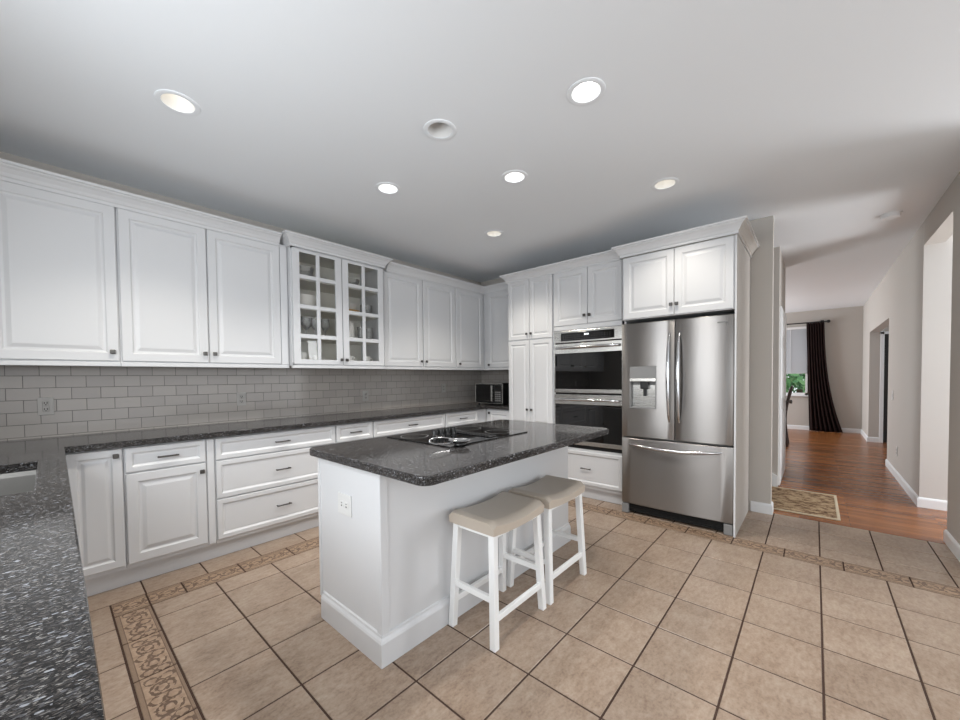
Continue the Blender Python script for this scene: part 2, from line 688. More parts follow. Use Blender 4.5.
def quad_tile(bm, x0, x1, y0, y1, mi, uvl=None, along=None):
    x0, x1, y0, y1 = x0 + G, x1 - G, y0 + G, y1 - G
    if x1 - x0 < 0.02 or y1 - y0 < 0.02:
        return
    b = 0.0025
    top = [bm.verts.new((x, y, 0)) for x, y in ((x0 + b, y0 + b), (x1 - b, y0 + b), (x1 - b, y1 - b), (x0 + b, y1 - b))]
    bot = [bm.verts.new((x, y, -0.004)) for x, y in ((x0, y0), (x1, y0), (x1, y1), (x0, y1))]
    fs = [bm.faces.new(top)]
    for k in range(4):
        fs.append(bm.faces.new((bot[k], bot[(k + 1) % 4], top[(k + 1) % 4], top[k])))
    for f in fs:
        f.material_index = mi
        if along is not None:
            for l in f.loops:
                c = l.vert.co
                l[uvl].uv = (c.x - x0, c.y - y0) if along == 'x' else (c.y - y0, c.x - x0)


bm = bmesh.new()
uvl = bm.loops.layers.uv.new('UVMap')
for i in range(len(T0) - 1):
    x0, x1 = T0[i], T0[i + 1]
    if i in (5, 15):
        continue
    if x1 <= -3.17:   # outside the left border: its own joints
        ys = [2.43, 2.116, 1.757, 1.405, 1.05, 0.7, 0.35, 0, -0.35, -0.7, -1.05, -1.4, -1.75, -2.1, -2.45, -2.8, -3.15, -3.5, -3.85, -4.2, -4.55, -4.9]
    elif x0 >= 0.18:
        ys = [YA] + [2.745, 2.41] + YL[1:]
    else:
        ys = YL
    for a, b_ in zip(ys, ys[1:]):
        quad_tile(bm, x0, x1, b_, a, 0)
# row of tiles under the toe kick beyond the border
xs = [-4.9, -4.35, -3.70, -3.017, -2.704, -2.378, -2.050, -1.70, -1.35, -1.0, -0.667, -0.325, 0.022, 0.185]
for a, b_ in zip(xs[:-1], xs[1:]):
    quad_tile(bm, a, b_, 2.43, YA, 0)
# relief borders
js = [-3.175, -3.02, -2.851, -2.535, -2.212, -1.89, -1.57, -1.25, -0.93, -0.61, -0.29, 0.022]
for a, b_ in zip(js, js[1:]):
    quad_tile(bm, a, b_, 2.255, 2.43, 1, uvl, 'x')
ys = [2.255, 1.925, 1.573, 1.219, 0.867, 0.515, 0.163, -0.19, -0.54, -0.89, -1.24, -1.59, -1.94, -2.29]
for a, b_ in zip(ys, ys[1:]):
    quad_tile(bm, -3.175, -3.02, b_, a, 1, uvl, 'y')
ys = [2.43, 2.11, 1.79, 1.475, 1.16, 0.852, 0.514, 0.194, -0.125, -0.44, -0.75, -1.053, -1.37, -1.69, -2.0, -2.3, -2.6, -2.9, -3.2, -3.5, -3.8, -4.1, -4.4, -4.7]
for a, b_ in zip(ys, ys[1:]):
    quad_tile(bm, 0.022, 0.185, b_, a, 1, uvl, 'y')
g = [bm.verts.new(c) for c in ((-4.9, -4.96, -0.0025), (1.035, -4.96, -0.0025), (1.035, YA, -0.0025), (-4.9, YA, -0.0025))]
f = bm.faces.new(g)
f.material_index = 2
struct('floor', bm, [M['tile'], M['border'], M['grout']])

bm = bmesh.new()
bm_box(bm, (1.035, -3.6, -0.03), (8.25, 3.2, 0.0))
struct('floor_hall', bm, M['wood'])
bm = bmesh.new()
bm_box(bm, (-4.9, -4.96, CEIL), (8.3, 3.4, CEIL + 0.1))
struct('ceiling', bm, M['ceil'])

bm = bmesh.new()
bm_box(bm, (-4.9, YA, -0.02), (XB + 0.12, YA + 0.12, CEIL))
struct('wall_back', bm, M['wall'])
bm = bmesh.new()
bm_box(bm, (XB, -0.30, -0.02), (XB + 0.11, YA, CEIL))
struct('wall_appliance', bm, M['wall'])
# wall over the sink, with its window opening (out of frame)
bm = bmesh.new()
bm_box(bm, (-4.15, -0.45, 0), (-4.03, YA, 1.12))
bm_box(bm, (-4.15, -0.45, 2.15), (-4.03, YA, CEIL))
bm_box(bm, (-4.15, 1.45, 1.12), (-4.03, YA, 2.15))
bm_box(bm, (-4.15, -0.45, 1.12), (-4.03, 0.05, 2.15))
struct('wall_left', bm, M['wall'])
# hall wall with two passages
bm = bmesh.new()
y0, y1 = YR - 0.13, YR
bm_box(bm, (0.3, y0, -0.02), (1.10, y1, CEIL))
bm_box(bm, (1.10, y0, 2.49), (2.12, y1, CEIL))
bm_box(bm, (2.14, y0, -0.02), (4.31, y1, CEIL))
bm_box(bm, (4.31, y0, 2.05), (6.78, y1, CEIL))
bm_box(bm, (6.80, y0, -0.02), (8.1, y1, CEIL))
struct('wall_right', bm, M['wall'])
bm = bmesh.new()
bm_box(bm, (2.12, -3.6, -0.02), (2.139, YR - 0.0, CEIL))
struct('wall_passage', bm, M['wall_in'])
bm = bmesh.new()
bm_box(bm, (6.78, -1.499, -0.02), (6.799, YR - 0.0, CEIL))
bm_box(bm, (6.78, -3.6, 2.045), (6.9, -1.499, CEIL))
bm_box(bm, (6.78, -3.6, -0.02), (6.9, -2.42, 2.06))
struct('wall_entry', bm, M['wall'])
# dining room: far wall with window, hall side wall
bm = bmesh.new()
W0, W1, WZ0, WZ1 = -0.47, 0.75, 0.80, 2.36
bm_box(bm, (8.1, -3.6, -0.02), (8.22, W0, CEIL))
bm_box(bm, (8.1, W1, -0.02), (8.22, 3.2, CEIL))
bm_box(bm, (8.1, W0, -0.02), (8.22, W1, WZ0))
bm_box(bm, (8.1, W0, WZ1), (8.22, W1, CEIL))
struct('wall_far', bm, M['wall'])
bm = bmesh.new()
bm_box(bm, (2.08, -0.287, -0.02), (3.22, -0.15, CEIL))
bm_box(bm, (2.08, -0.15, -0.02), (2.2, 3.2, CEIL))
struct('wall_hall', bm, M['wall'])
bm = bmesh.new()
bm_box(bm, (XB, 3.2, -0.02), (5.3, 3.32, CEIL))
bm_box(bm, (7.7, 3.2, -0.02), (8.22, 3.32, CEIL))
bm_box(bm, (5.3, 3.2, -0.02), (7.7, 3.32, 0.5))
bm_box(bm, (5.3, 3.2, 2.3), (7.7, 3.32, CEIL))
struct('wall_dining', bm, M['wall'])

# baseboards
BB = [(0, 0), (0.014, 0), (0.014, 0.075), (0.011, 0.085), (0.006, 0.092), (0, 0.095)]


def baseboard(name, path):
    b = bmesh.new()
    sweep(b, path, BB)
    struct(name, b, M['trim'])


baseboard('baseboard_right', [(1.10, YR - 0.13), (1.10, YR), (0.3, YR)])
baseboard('baseboard_passage', [(4.31, YR), (2.12, YR), (2.12, -3.4)])
baseboard('baseboard_entry', [(8.1, YR), (6.78, YR), (6.78, -1.495)])
baseboard('baseboard_far', [(8.1, 3.0), (8.1, YR)])
baseboard('baseboard_stub', [(XB, -0.15), (XB, -0.30), (XB + 0.11, -0.30)])
bm = bmesh.new()
# tall skirt where the hall wall starts, its top edge running down to the corner
vs = [[bm.verts.new((x, y, z)) for y, z in ((0.1, 0), (0.1, 0.36), (-0.05, 0.25), (-0.289, 0.13), (-0.289, 0))] for x in (2.066, 2.08)]
bm.faces.new(vs[0]); bm.faces.new(vs[1][::-1])
for k in range(5):
    bm.faces.new((vs[0][k], vs[0][(k + 1) % 5], vs[1][(k + 1) % 5], vs[1][k]))
struct('baseboard_hall', bm, M['trim'])

# window in the dining room
bm = bmesh.new()
for lo, hi in (((8.09, W0, WZ0), (8.16, W0 + 0.04, WZ1)), ((8.09, W1 - 0.04, WZ0), (8.16, W1, WZ1)), ((8.09, W0, WZ0), (8.16, W1, WZ0 + 0.05)), ((8.09, W0, WZ1 - 0.04), (8.16, W1, WZ1)), ((8.11, W0, 1.55), (8.15, W1, 1.59))):
    bm_box(bm, lo, hi)
w1 = obj('window_1', bm, M['sash'], origin=(8.12, 0.14, WZ0))
w1['kind'] = 'structure'
box_obj('pane', (8.128, W0 + 0.03, WZ0 + 0.04), (8.132, W1 - 0.03, WZ1 - 0.03), M['wpane'], w1)
box_obj('sill', (8.05, W0 - 0.03, WZ0 - 0.03), (8.12, W1 + 0.03, WZ0), M['trim'], w1, 0.004)
bm = bmesh.new()
bm_box(bm, (8.07, W0, WZ1 - 0.04), (8.1, W1, WZ1 + 0.01))
nsl = 34
b0 = thing('window_blind', (8.08, 0.14, 1.31), 'grey venetian blind drawn down over most of the far window', 'blind')
obj('head_rail', bm, M['sash'], b0)
bm = bmesh.new()
for k in range(nsl):
    z = 1.34 + (WZ1 - 0.05 - 1.34) * k / (nsl - 1)
    c = [(8.072, z - 0.018), (8.075, z - 0.018), (8.092, z + 0.018), (8.089, z + 0.018)]
    a_ = [bm.verts.new((x, W0 + 0.01, zz)) for x, zz in c]
    b_ = [bm.verts.new((x, W1 - 0.01, zz)) for x, zz in c]
    bm.faces.new(a_); bm.faces.new(b_[::-1])
    for i in range(4):
        bm.faces.new((a_[i], a_[(i + 1) % 4], b_[(i + 1) % 4], b_[i]))
obj('slats', bm, M['blind'], b0)
box_obj('bottom_rail', (8.068, W0 + 0.01, 1.295), (8.094, W1 - 0.01, 1.325), M['blind'], b0, 0.003)
for y in (-0.16, 0.5):
    bm = bmesh.new()
    tube(bm, [(8.066, y, 1.32), (8.066, y, WZ1 - 0.02)], 0.003, 6)
    obj('ladder_cord', bm, M['sash'], b0)

# hall door, six panels, seen edge on
d1 = bmesh.new()
FH = lambda u, w, z: (u, -0.287 - w, z)
bm_box(d1, (2.14, -0.304, 0.01), (3.19, -0.2875, 2.06))
for (a, b_) in ((2.26, 2.62), (2.74, 3.10)):
    for (c, d_) in ((0.2, 0.86), (1.0, 1.6), (1.72, 1.95)):
        loops_panel(d1, FH, a, b_, c, d_, [(0, 0.012), (0, 0.017), (0.012, 0.022), (0.022, 0.018), (0.04, 0.018), (0.07, 0.0205)])
d1 = obj('door_1', d1, M['trim'], origin=(2.7, -0.29, 0))
d1['kind'] = 'structure'
bm = bmesh.new()
tube(bm, [(3.13, -0.300, 0.92), (3.13, -0.345, 0.92)], 0.011, 10)
tube(bm, [(3.13, -0.340, 0.92), (3.13, -0.350, 0.92), (3.13, -0.368, 0.92), (3.13, -0.375, 0.92)], [0.014, 0.026, 0.026, 0.012], 14)
obj('door_knob', bm, M['pewter'], d1, True)
# entry door: white casing and black leaf
bm = bmesh.new()
bm_box(bm, (6.755, -1.548, 0), (6.799, -1.497, 2.06), 0.004)
bm_box(bm, (6.755, -2.49, 0), (6.785, -2.42, 2.06), 0.004)
bm_box(bm, (6.755, -2.49, 2.0), (6.799, -1.497, 2.048), 0.004)
d2 = obj('door_2', bm, M['trim'], origin=(6.78, -2.0, 0))
d2['kind'] = 'structure'
bm = bmesh.new()
bm_box(bm, (6.80, -2.43, 0.012), (6.84, -1.545, 2.02))
FE = lambda u, w, z: (6.80 - w, -u, z)
for (a, b_) in ((1.68, 1.98), (2.06, 2.36)):
    for (c, d_) in ((0.2, 0.9), (1.04, 1.9)):
        loops_panel(bm, FE, a, b_, c, d_, [(0, -0.01), (0, 0.003), (0.012, 0.008), (0.025, 0.002), (0.06, 0.006)])
obj('door_leaf', bm, M['bdoor'], d2)

# tiled splashback
bm = bmesh.new()
bm_box(bm, (-4.03, YA - 0.008, 0.9), (XB, YA, 1.40))
o = struct('trim_1', bm, M['subwayA'])
bm = bmesh.new()
bm_box(bm, (XB - 0.008, 2.19, 0.9), (XB, YA - 0.008, 1.40))
o = struct('trim_2', bm, M['subwayB'])

# ------------------------------------------------------------------ cabinetry
DOOR = [(0, 0), (0, 0.016), (0.003, 0.019), (0.052, 0.019), (0.055, 0.0175), (0.060, 0.011), (0.066, 0.009), (0.072, 0.009), (0.092, 0.0165), (0.096, 0.017)]
NARROW = [(0, 0), (0, 0.016), (0.003, 0.019), (0.042, 0.019), (0.045, 0.0175), (0.050, 0.011), (0.055, 0.009), (0.060, 0.009), (0.074, 0.0165), (0.077, 0.017)]
DRAWER = [(0, 0), (0, 0.016), (0.003, 0.019), (0.030, 0.019), (0.033, 0.017), (0.042, 0.010), (0.048, 0.009), (0.052, 0.010)]


def knob(fr, u, z, parent, s=0.015, w0=0.019):
    b = bmesh.new()
    fbox(b, fr, u - 0.006, u + 0.006, w0, w0 + 0.016, z - 0.006, z + 0.006, 0.001)
    fbox(b, fr, u - s, u + s, w0 + 0.014, w0 + 0.026, z - s, z + s, 0.004)
    return obj('knob', b, M['pewter'], parent)


def pull(fr, u, z, parent, half=0.055, w0=0.019):
    b = bmesh.new()
    tube(b, [fr(u - half, w0 + 0.022, z), fr(u + half, w0 + 0.022, z)], 0.0055, 8)
    for s in (-1, 1):
        tube(b, [fr(u + s * (half - 0.008), w0 - 0.001, z), fr(u + s * (half - 0.008), w0 + 0.022, z)], 0.005, 8)
    return obj('pull', b, M['pewter'], parent, True)


def door(fr, u0, u1, z0, z1, parent, kn=None, prof=None):
    b = bmesh.new()
    prof = prof or (DOOR if u1 - u0 > 0.33 else NARROW)
    loops_panel(b, fr, u0, u1, z0, z1, prof)
    d = obj('door', b, M['cab'], parent)
    if kn:
        knob(fr, kn[0], kn[1], d, kn[2] if len(kn) > 2 else 0.014)
    return d


def drawer(fr, u0, u1, z0, z1, parent, handle=True, pu=None):
    b = bmesh.new()
    loops_panel(b, fr, u0, u1, z0, z1, DRAWER)
    d = obj('drawer', b, M['cab'], parent)
    if handle:
        pull(fr, (u0 + u1) / 2 if pu is None else pu, (z0 + z1) / 2, d)
    return d


def body(fr, u0, u1, depth, z0, z1, parent, name='body', mt='cab'):
    b = bmesh.new()
    fbox(b, fr, u0, u1, -depth, 0, z0, z1, 0.0015)
    return obj(name, b, M[mt], parent)


UZ0, UD0, UD1, UZ1 = 1.383, 1.418, 2.425, 2.45
fa = FA(2.877)       # upper carcass front, doors stand 19 mm proud
DU = YA - 2.877 - 0.001


def rail(fr, u0, u1, parent):
    b = bmesh.new()
    fbox(b, fr, u0, u1, -0.02, 0.014, UZ0, UZ0 + 0.028, 0.003)
    return obj('light_rail', b, M['cab'], parent)


# first wall cabinet, running out of the frame
c = thing('wall_cabinet', (-3.55, 3.05, UZ0), 'white wall cabinet over the sink corner with one wide door', 'cabinet', None)
body(fa, -4.02, -3.055, DU, UZ0 + 0.025, UZ1, c)
door(fa, -3.60, -3.062, UD0, UD1, c, (-3.094, 1.477))
door(fa, -4.02, -3.61, UD0, UD1, c)
rail(fa, -4.02, -3.055, c)
c = thing('wall_cabinet', (-2.5, 3.05, UZ0), 'white double-door wall cabinet next to the glass-front cabinet, sink side', 'cabinet')
body(fa, -3.054, -1.975, DU, UZ0 + 0.025, UZ1, c)
door(fa, -3.047, -2.566, UD0, UD1, c, (-2.592, 1.485))
door(fa, -2.558, -2.042, UD0, UD1, c, (-2.53, 1.485))
rail(fa, -3.054, -1.975, c)
b = bmesh.new()
fbox(b, fa, -2.036, -1.977, 0, 0.012, UZ0 + 0.03, UD1, 0.002)
obj('filler_strip', b, M['cab'], c)

# glass-front cabinet, 6 cm proud of its neighbours
fg = FA(2.817)
g0, g1 = -1.968, -1.036
c = thing('glass_front_cabinet', (-1.5, 3.05, UZ0), 'white wall cabinet with two glazed doors of eight panes each', 'cabinet')
b = bmesh.new()
dg = YA - 2.817 - 0.001
fbox(b, fg, g0, g0 + 0.018, -dg, 0, UZ0 + 0.025, UZ1)
fbox(b, fg, g1 - 0.018, g1, -dg, 0, UZ0 + 0.025, UZ1)
fbox(b, fg, g0, g1, -dg, 0, UZ0 + 0.025, UZ0 + 0.045)
fbox(b, fg, g0, g1, -dg, 0, UZ1 - 0.018, UZ1)
fbox(b, fg, g0, g1, -dg, -dg + 0.01, UZ0 + 0.025, UZ1)
obj('body', b, M['cab_in'], c)
b = bmesh.new()
fbox(b, fg, g0 - 0.003, g0 + 0.03, -dg, 0.001, UZ0 + 0.02, UZ1 + 0.001)
fbox(b, fg, g1 - 0.03, g1 + 0.003, -dg, 0.001, UZ0 + 0.02, UZ1 + 0.001)
fbox(b, fg, g0, g1, -0.02, 0.001, UZ0 + 0.02, UZ0 + 0.05)
fbox(b, fg, g0, g1, -0.02, 0.001, UD1 - 0.01, UZ1 + 0.001)
fbox(b, fg, -1.525, -1.48, -0.02, 0.0005, UZ0 + 0.04, UZ1)
obj('face_frame', b, M['cab'], c)
ROWS = [1.462, 1.668, 1.928, 2.19, 2.40]     # lower edges of the four pane rows and the top
SHELF = [1.664, 1.922, 2.183]
for z in SHELF:
    b = bmesh.new()
    fbox(b, fg, g0 + 0.018, g1 - 0.018, -dg + 0.01, -0.03, z - 0.012, z + 0.004)
    obj('shelf', b, M['cab_in'], c)
for (a, e, kx) in ((g0 + 0.006, -1.506, -1.526), (-1.498, g1 - 0.006, -1.474)):
    b = bmesh.new()
    st = 0.062
    fbox(b, fg, a, a + st, 0.002, 0.021, UD0, UD1, 0.002)
    fbox(b, fg, e - st, e, 0.002, 0.021, UD0, UD1, 0.002)
    fbox(b, fg, a + st - 0.002, e - st + 0.002, 0.002, 0.0205, UD0, ROWS[0], 0.0015)
    fbox(b, fg, a + st - 0.002, e - st + 0.002, 0.002, 0.0205, ROWS[4], UD1, 0.0015)
    for z in ROWS[1:4]:
        fbox(b, fg, a + st - 0.002, e - st + 0.002, 0.004, 0.019, z - 0.018, z + 0.018, 0.003)
    mid = (a + e) / 2
    fbox(b, fg, mid - 0.017, mid + 0.017, 0.004, 0.0195, ROWS[0], ROWS[4], 0.003)
    d = obj('door', b, M['cab'], c)
    b = bmesh.new()
    fbox(b, fg, a + st - 0.006, e - st + 0.006, 0.006, 0.009, ROWS[0] - 0.006, ROWS[4] + 0.006)
    obj('glass_panes', b, M['pane'], d)
    knob(fg, kx, 1.465, d, 0.014, 0.021)
rail(fg, g0 - 0.003, g1 + 0.003, c)

c = thing('wall_cabinet', (-0.5, 3.05, UZ0), 'white double-door wall cabinet next to the glass-front cabinet, corner side', 'cabinet')
body(fa, -1.03, 0.092, DU, UZ0 + 0.025, UZ1, c)
door(fa, -0.995, -0.464, UD0, UD1, c, (-0.492, 1.478))
door(fa, -0.448, 0.072, UD0, UD1, c, (-0.42, 1.478))
rail(fa, -1.03, 0.092, c)
c = thing('wall_cabinet', (0.4, 3.05, UZ0), 'white single-door wall cabinet in the inner corner on the long wall', 'cabinet')
body(fa, 0.094, XB - 0.001, DU, UZ0 + 0.025, UZ1, c)
door(fa, 0.098, 0.612, UD0, UD1, c, (0.145, 1.462))
rail(fa, 0.094, 0.64, c)
fbu = FB(0.66)
c = thing('wall_cabinet', (0.82, 2.5, UZ0), 'narrow white wall cabinet over the microwave beside the pantry', 'cabinet')
body(fbu, -2.872, -2.199, XB - 0.66 - 0.001, UZ0 + 0.025, UZ1, c)
door(fbu, -2.80, -2.205, UD0, UD1, c, (-2.765, 1.455))
rail(fbu, -2.872, -2.199, c)

# base cabinets on the long wall
fb_ = FA(2.609)
BZ = 0.882
TK = 0.115
DB = YA - 2.609 - 0.001


def base(u0, u1, loc, label, fr=fb_, depth=DB, toe=0.05):
    t = thing('base_cabinet', loc, label, 'cabinet')
    body(fr, u0, u1, depth, TK, BZ, t)
    b = bmesh.new()
    fbox(b, fr, u0 - 0.001, u1 + 0.001, -0.06, -0.045, 0.0, TK + 0.005)
    obj('toe_kick', b, M['cab'], t)
    return t


c = base(-3.40, -3.084, (-3.25, 2.9, 0), 'narrow white base cabinet with one tall door tucked into the peninsula corner')
door(fb_, -3.325, -3.090, 0.145, 0.872, c, (-3.119, 0.832))
c = base(-3.082, -2.612, (-2.85, 2.9, 0), 'white base cabinet with one drawer over one door, by the peninsula corner')
drawer(fb_, -3.076, -2.664, 0.718, 0.870, c)
door(fb_, -3.076, -2.664, 0.145, 0.708, c, (-2.690, 0.655))
b = bmesh.new()
fbox(b, fb_, -2.656, -2.614, 0, 0.015, 0.13, 0.872, 0.002)
obj('filler_strip', b, M['cab'], c)
c = base(-2.610, -1.702, (-2.15, 2.9, 0), 'wide white base cabinet with three stacked drawers under the granite')
drawer(fb_, -2.604, -1.708, 0.718, 0.870, c)
drawer(fb_, -2.604, -1.708, 0.440, 0.708, c)
drawer(fb_, -2.604, -1.708, 0.145, 0.430, c)
c = base(-1.700, -1.322, (-1.5, 2.9, 0), 'white base cabinet with a short drawer next to the three-drawer cabinet')
drawer(fb_, -1.694, -1.328, 0.718, 0.870, c)
door(fb_, -1.694, -1.328, 0.145, 0.708, c)
c = base(-1.320, -0.372, (-0.85, 2.9, 0), 'wide white base cabinet with its top drawer showing behind the cooktop')
drawer(fb_, -1.314, -0.378, 0.718, 0.870, c)
door(fb_, -1.314, -0.85, 0.145, 0.708, c)
door(fb_, -0.842, -0.378, 0.145, 0.708, c)
c = base(-0.370, 0.37, (0.0, 2.9, 0), 'small-drawer white base cabinet last before the inner corner')
drawer(fb_, -0.360, 0.20, 0.718, 0.870, c)
door(fb_, -0.360, 0.20, 0.145, 0.708, c)
fbb = FB(0.375)
c = base(-2.607, -2.199, (0.68, 2.4, 0), 'white base cabinet under the microwave beside the pantry', fbb, XB - 0.375 - 0.001)
door(fbb, -2.56, -2.205, 0.145, 0.870, c, (-2.53, 0.83))
# peninsula cabinet under the near worktop
c = thing('base_cabinet', (-3.8, 0.6, 0), 'white peninsula base cabinet carrying the near granite worktop and sink', 'cabinet')
b = bmesh.new()
bm_box(b, (-4.0, -0.42, TK), (-3.402, 1.335, BZ))
bm_box(b, (-4.0, 1.335, TK), (-3.402, 2.145, 0.64))
bm_box(b, (-4.0, 2.145, TK), (-3.402, YA - 0.01, BZ))
obj('body', b, M['cab'], c)
b = bmesh.new()
bm_box(b, (-3.98, -0.40, 0), (-3.46, YA - 0.02, TK))
obj('toe_kick', b, M['cab'], c)

# worktop: one continuous L of granite plus peninsula, with the sink cut out
CZ0, CZ1 = 0.882, 0.92
XP = -3.346
SK = (-3.93, -3.42, 1.38, 2.10)   # sink hole x0 x1 y0 y1
bm = bmesh.new()
out = [(-4.03, -0.45), (XP, -0.45), (XP, 2.555), (0.335, 2.555), (0.335, 2.198), (XB - 0.009, 2.198), (XB - 0.009, YA - 0.009), (-4.03, YA - 0.009)]
xs = sorted({p[0] for p in out} | {SK[0], SK[1]})
ysv = sorted({p[1] for p in out} | {SK[2], SK[3]})


def inside(x, y):
    if x < XP:
        r = True
    elif y > 2.555:
        r = True
    else:
        r = x > 0.335 and y > 2.198
    if SK[0] < x < SK[1] and SK[2] < y < SK[3]:
        r = False
    return r


vt = {}


def gv(x, y, z):
    k = (round(x, 4), round(y, 4), z)
    if k not in vt:
        vt[k] = bm.verts.new((x, y, z))
    return vt[k]


for i in range(len(xs) - 1):
    for j in range(len(ysv) - 1):
        if not inside((xs[i] + xs[i + 1]) / 2, (ysv[j] + ysv[j + 1]) / 2):
            continue
        q = [(xs[i], ysv[j]), (xs[i + 1], ysv[j]), (xs[i + 1], ysv[j + 1]), (xs[i], ysv[j + 1])]
        bm.faces.new([gv(x, y, CZ1) for x, y in q])
        bm.faces.new([gv(x, y, CZ0) for x, y in q][::-1])
        for (a, b_), (dx, dy) in zip(zip(q, q[1:] + q[:1]), ((0, -1), (1, 0), (0, 1), (-1, 0))):
            mx_, my_ = (a[0] + b_[0]) / 2 + dx * 0.001, (a[1] + b_[1]) / 2 + dy * 0.001
            ins = inside(mx_, my_) and -4.03 < mx_ < XB - 0.009 and -0.45 < my_ < YA - 0.009
            if not ins:
                bm.faces.new((gv(*a, CZ0), gv(*b_, CZ0), gv(*b_, CZ1), gv(*a, CZ1)))
for v_ in bm.verts:      # the peninsula edge is not quite square to the wall
    if abs(v_.co.x - XP) < 1e-4:
        v_.co.x = -3.3475 + (v_.co.y + 0.02) * 0.0085
bmesh.ops.recalc_face_normals(bm, faces=bm.faces[:])
es = [e for e in bm.edges if len(e.link_faces) == 2 and e.calc_face_angle(0) > 1.0 and all(abs(v.co.z - CZ1) < 1e-4 for v in e.verts)]
bmesh.ops.bevel(bm, geom=es, offset=0.005, segments=2, affect='EDGES', profile=0.5)
o = obj('countertop', bm, M['granite'], origin=(-1.5, 2.9, CZ0))
tag(o, 'dark speckled granite worktop running along the tiled wall and down the peninsula', 'countertop')

# sink
c = thing('undermount_sink', (-3.675, 1.74, 0.70), 'stainless steel undermount sink cut into the near peninsula worktop', 'sink')
b = bmesh.new()
prof = []
x0, x1, y0, y1 = SK
prev = None
for ins, z in ((-0.02, 0.880), (0.0, 0.880), (0.004, 0.86), (0.012, 0.70), (0.03, 0.685), (0.2, 0.68)):
    ring = [b.verts.new((x, y, z)) for x, y in ((x0 + ins, y0 + ins), (x1 - ins, y0 + ins), (x1 - ins, y1 - ins), (x0 + ins, y1 - ins))]
    if prev:
        for k in range(4):
            b.faces.new((prev[k], prev[(k + 1) % 4], ring[(k + 1) % 4], ring[k]))
    prev = ring
b.faces.new(prev)
o = obj('basin', b, M['sinks'], c)
md = o.modifiers.new('thick', 'SOLIDIFY')
md.thickness = 0.003
md.offset = -1
b = bmesh.new()
lathe(b, [(0.0, 0.682), (0.02, 0.682), (0.035, 0.684), (0.042, 0.683), (0.042, 0.680)], (-3.675, 1.74, 0), 20)
obj('drain', b, M['sconce'], c, True)

# ------------------------------------------------------------------ pantry, oven tower, fridge housing
XO = 0.331           # carcass front; doors reach x = 0.312
fo = FB(XO)
DO = XB - XO - 0.002
TZ = 2.43
c = thing('pantry_cabinet', (0.65, 1.88, 0), 'tall narrow white pantry cabinet with two doors over two doors', 'cabinet')
body(fo, -2.197, -1.578, DO, TK, TZ, c)
b = bmesh.new()
fbox(b, fo, -2.197, -1.578, -0.06, -0.04, 0, TK)
obj('toe_kick', b, M['cab'], c)
for (z0, z1, kz) in ((0.70, 1.708, 0.905), (1.722, 2.415, 1.783)):
    door(fo, -2.190, -1.891, z0, z1, c, (-1.918, kz, 0.013))
    door(fo, -1.885, -1.586, z0, z1, c, (-1.858, kz, 0.013))
door(fo, -2.190, -1.891, 0.145, 0.69, c)
door(fo, -1.885, -1.586, 0.145, 0.69, c)

c = thing('oven_cabinet', (0.65, 1.19, 0), 'tall white oven housing with two doors above and a drawer below the ovens', 'cabinet')
b = bmesh.new()
for (a, e, z0, z1) in ((-1.576, -1.562, TK, TZ), (-0.824, -0.808, TK, TZ)):
    fbox(b, fo, a, e, -DO, 0, z0, z1)
fbox(b, fo, -1.576, -0.808, -DO, 0, 1.775, TZ)
fbox(b, fo, -1.576, -0.808, -DO, 0, TK, 0.522)
obj('body', b, M['cab'], c)
b = bmesh.new()
fbox(b, fo, -1.576, -0.808, -0.06, -0.04, 0, TK)
obj('toe_kick', b, M['cab'], c)
b = bmesh.new()
fbox(b, fo, -1.566, -0.815, 0, 0.014, 1.782, 1.824, 0.002)
obj('rail', b, M['cab'], c)
door(fo, -1.566, -1.175, 1.832, 2.41, c, (-1.200, 1.917, 0.015))
door(fo, -1.169, -0.815, 1.832, 2.41, c, (-1.144, 1.917, 0.015))
drawer(fo, -1.566, -0.815, 0.150, 0.495, c, True, -1.19)

# double wall oven
v = thing('double_wall_oven', (0.6, 1.19, 0.525), 'stainless and black glass double wall oven built between pantry and fridge', 'oven')
b = bmesh.new()
fbox(b, fo, -1.558, -0.824, -0.55, -0.002, 0.526, 1.772)
obj('housing', b, M['dark'], v)
b = bmesh.new()
fbox(b, fo, -1.562, -0.802, -0.002, 0.02, 1.648, 1.772, 0.003)
p = obj('control_panel', b, M['steelh'], v)
b = bmesh.new()
fbox(b, fo, -1.478, -0.888, 0.0195, 0.0225, 1.664, 1.750, 0.001)
p2 = obj('display_glass', b, M['bglass'], p)
b = bmesh.new()
for k in range(20):
    for r in range(3):
        u = -1.45 + k * 0.027
        if 8 <= k <= 12 and r == 2:
            continue
        fbox(b, fo, u, u + 0.008, 0.0222, 0.0229, 1.680 + r * 0.020, 1.683 + r * 0.020)
obj('key_legends', b, M['grey'], p)
b = bmesh.new()
for u in (-1.205, -1.193, -1.178, -1.166):
    fbox(b, fo, u, u + 0.008, 0.0222, 0.0229, 1.715, 1.732)
obj('clock_digits', b, M['led'], p)


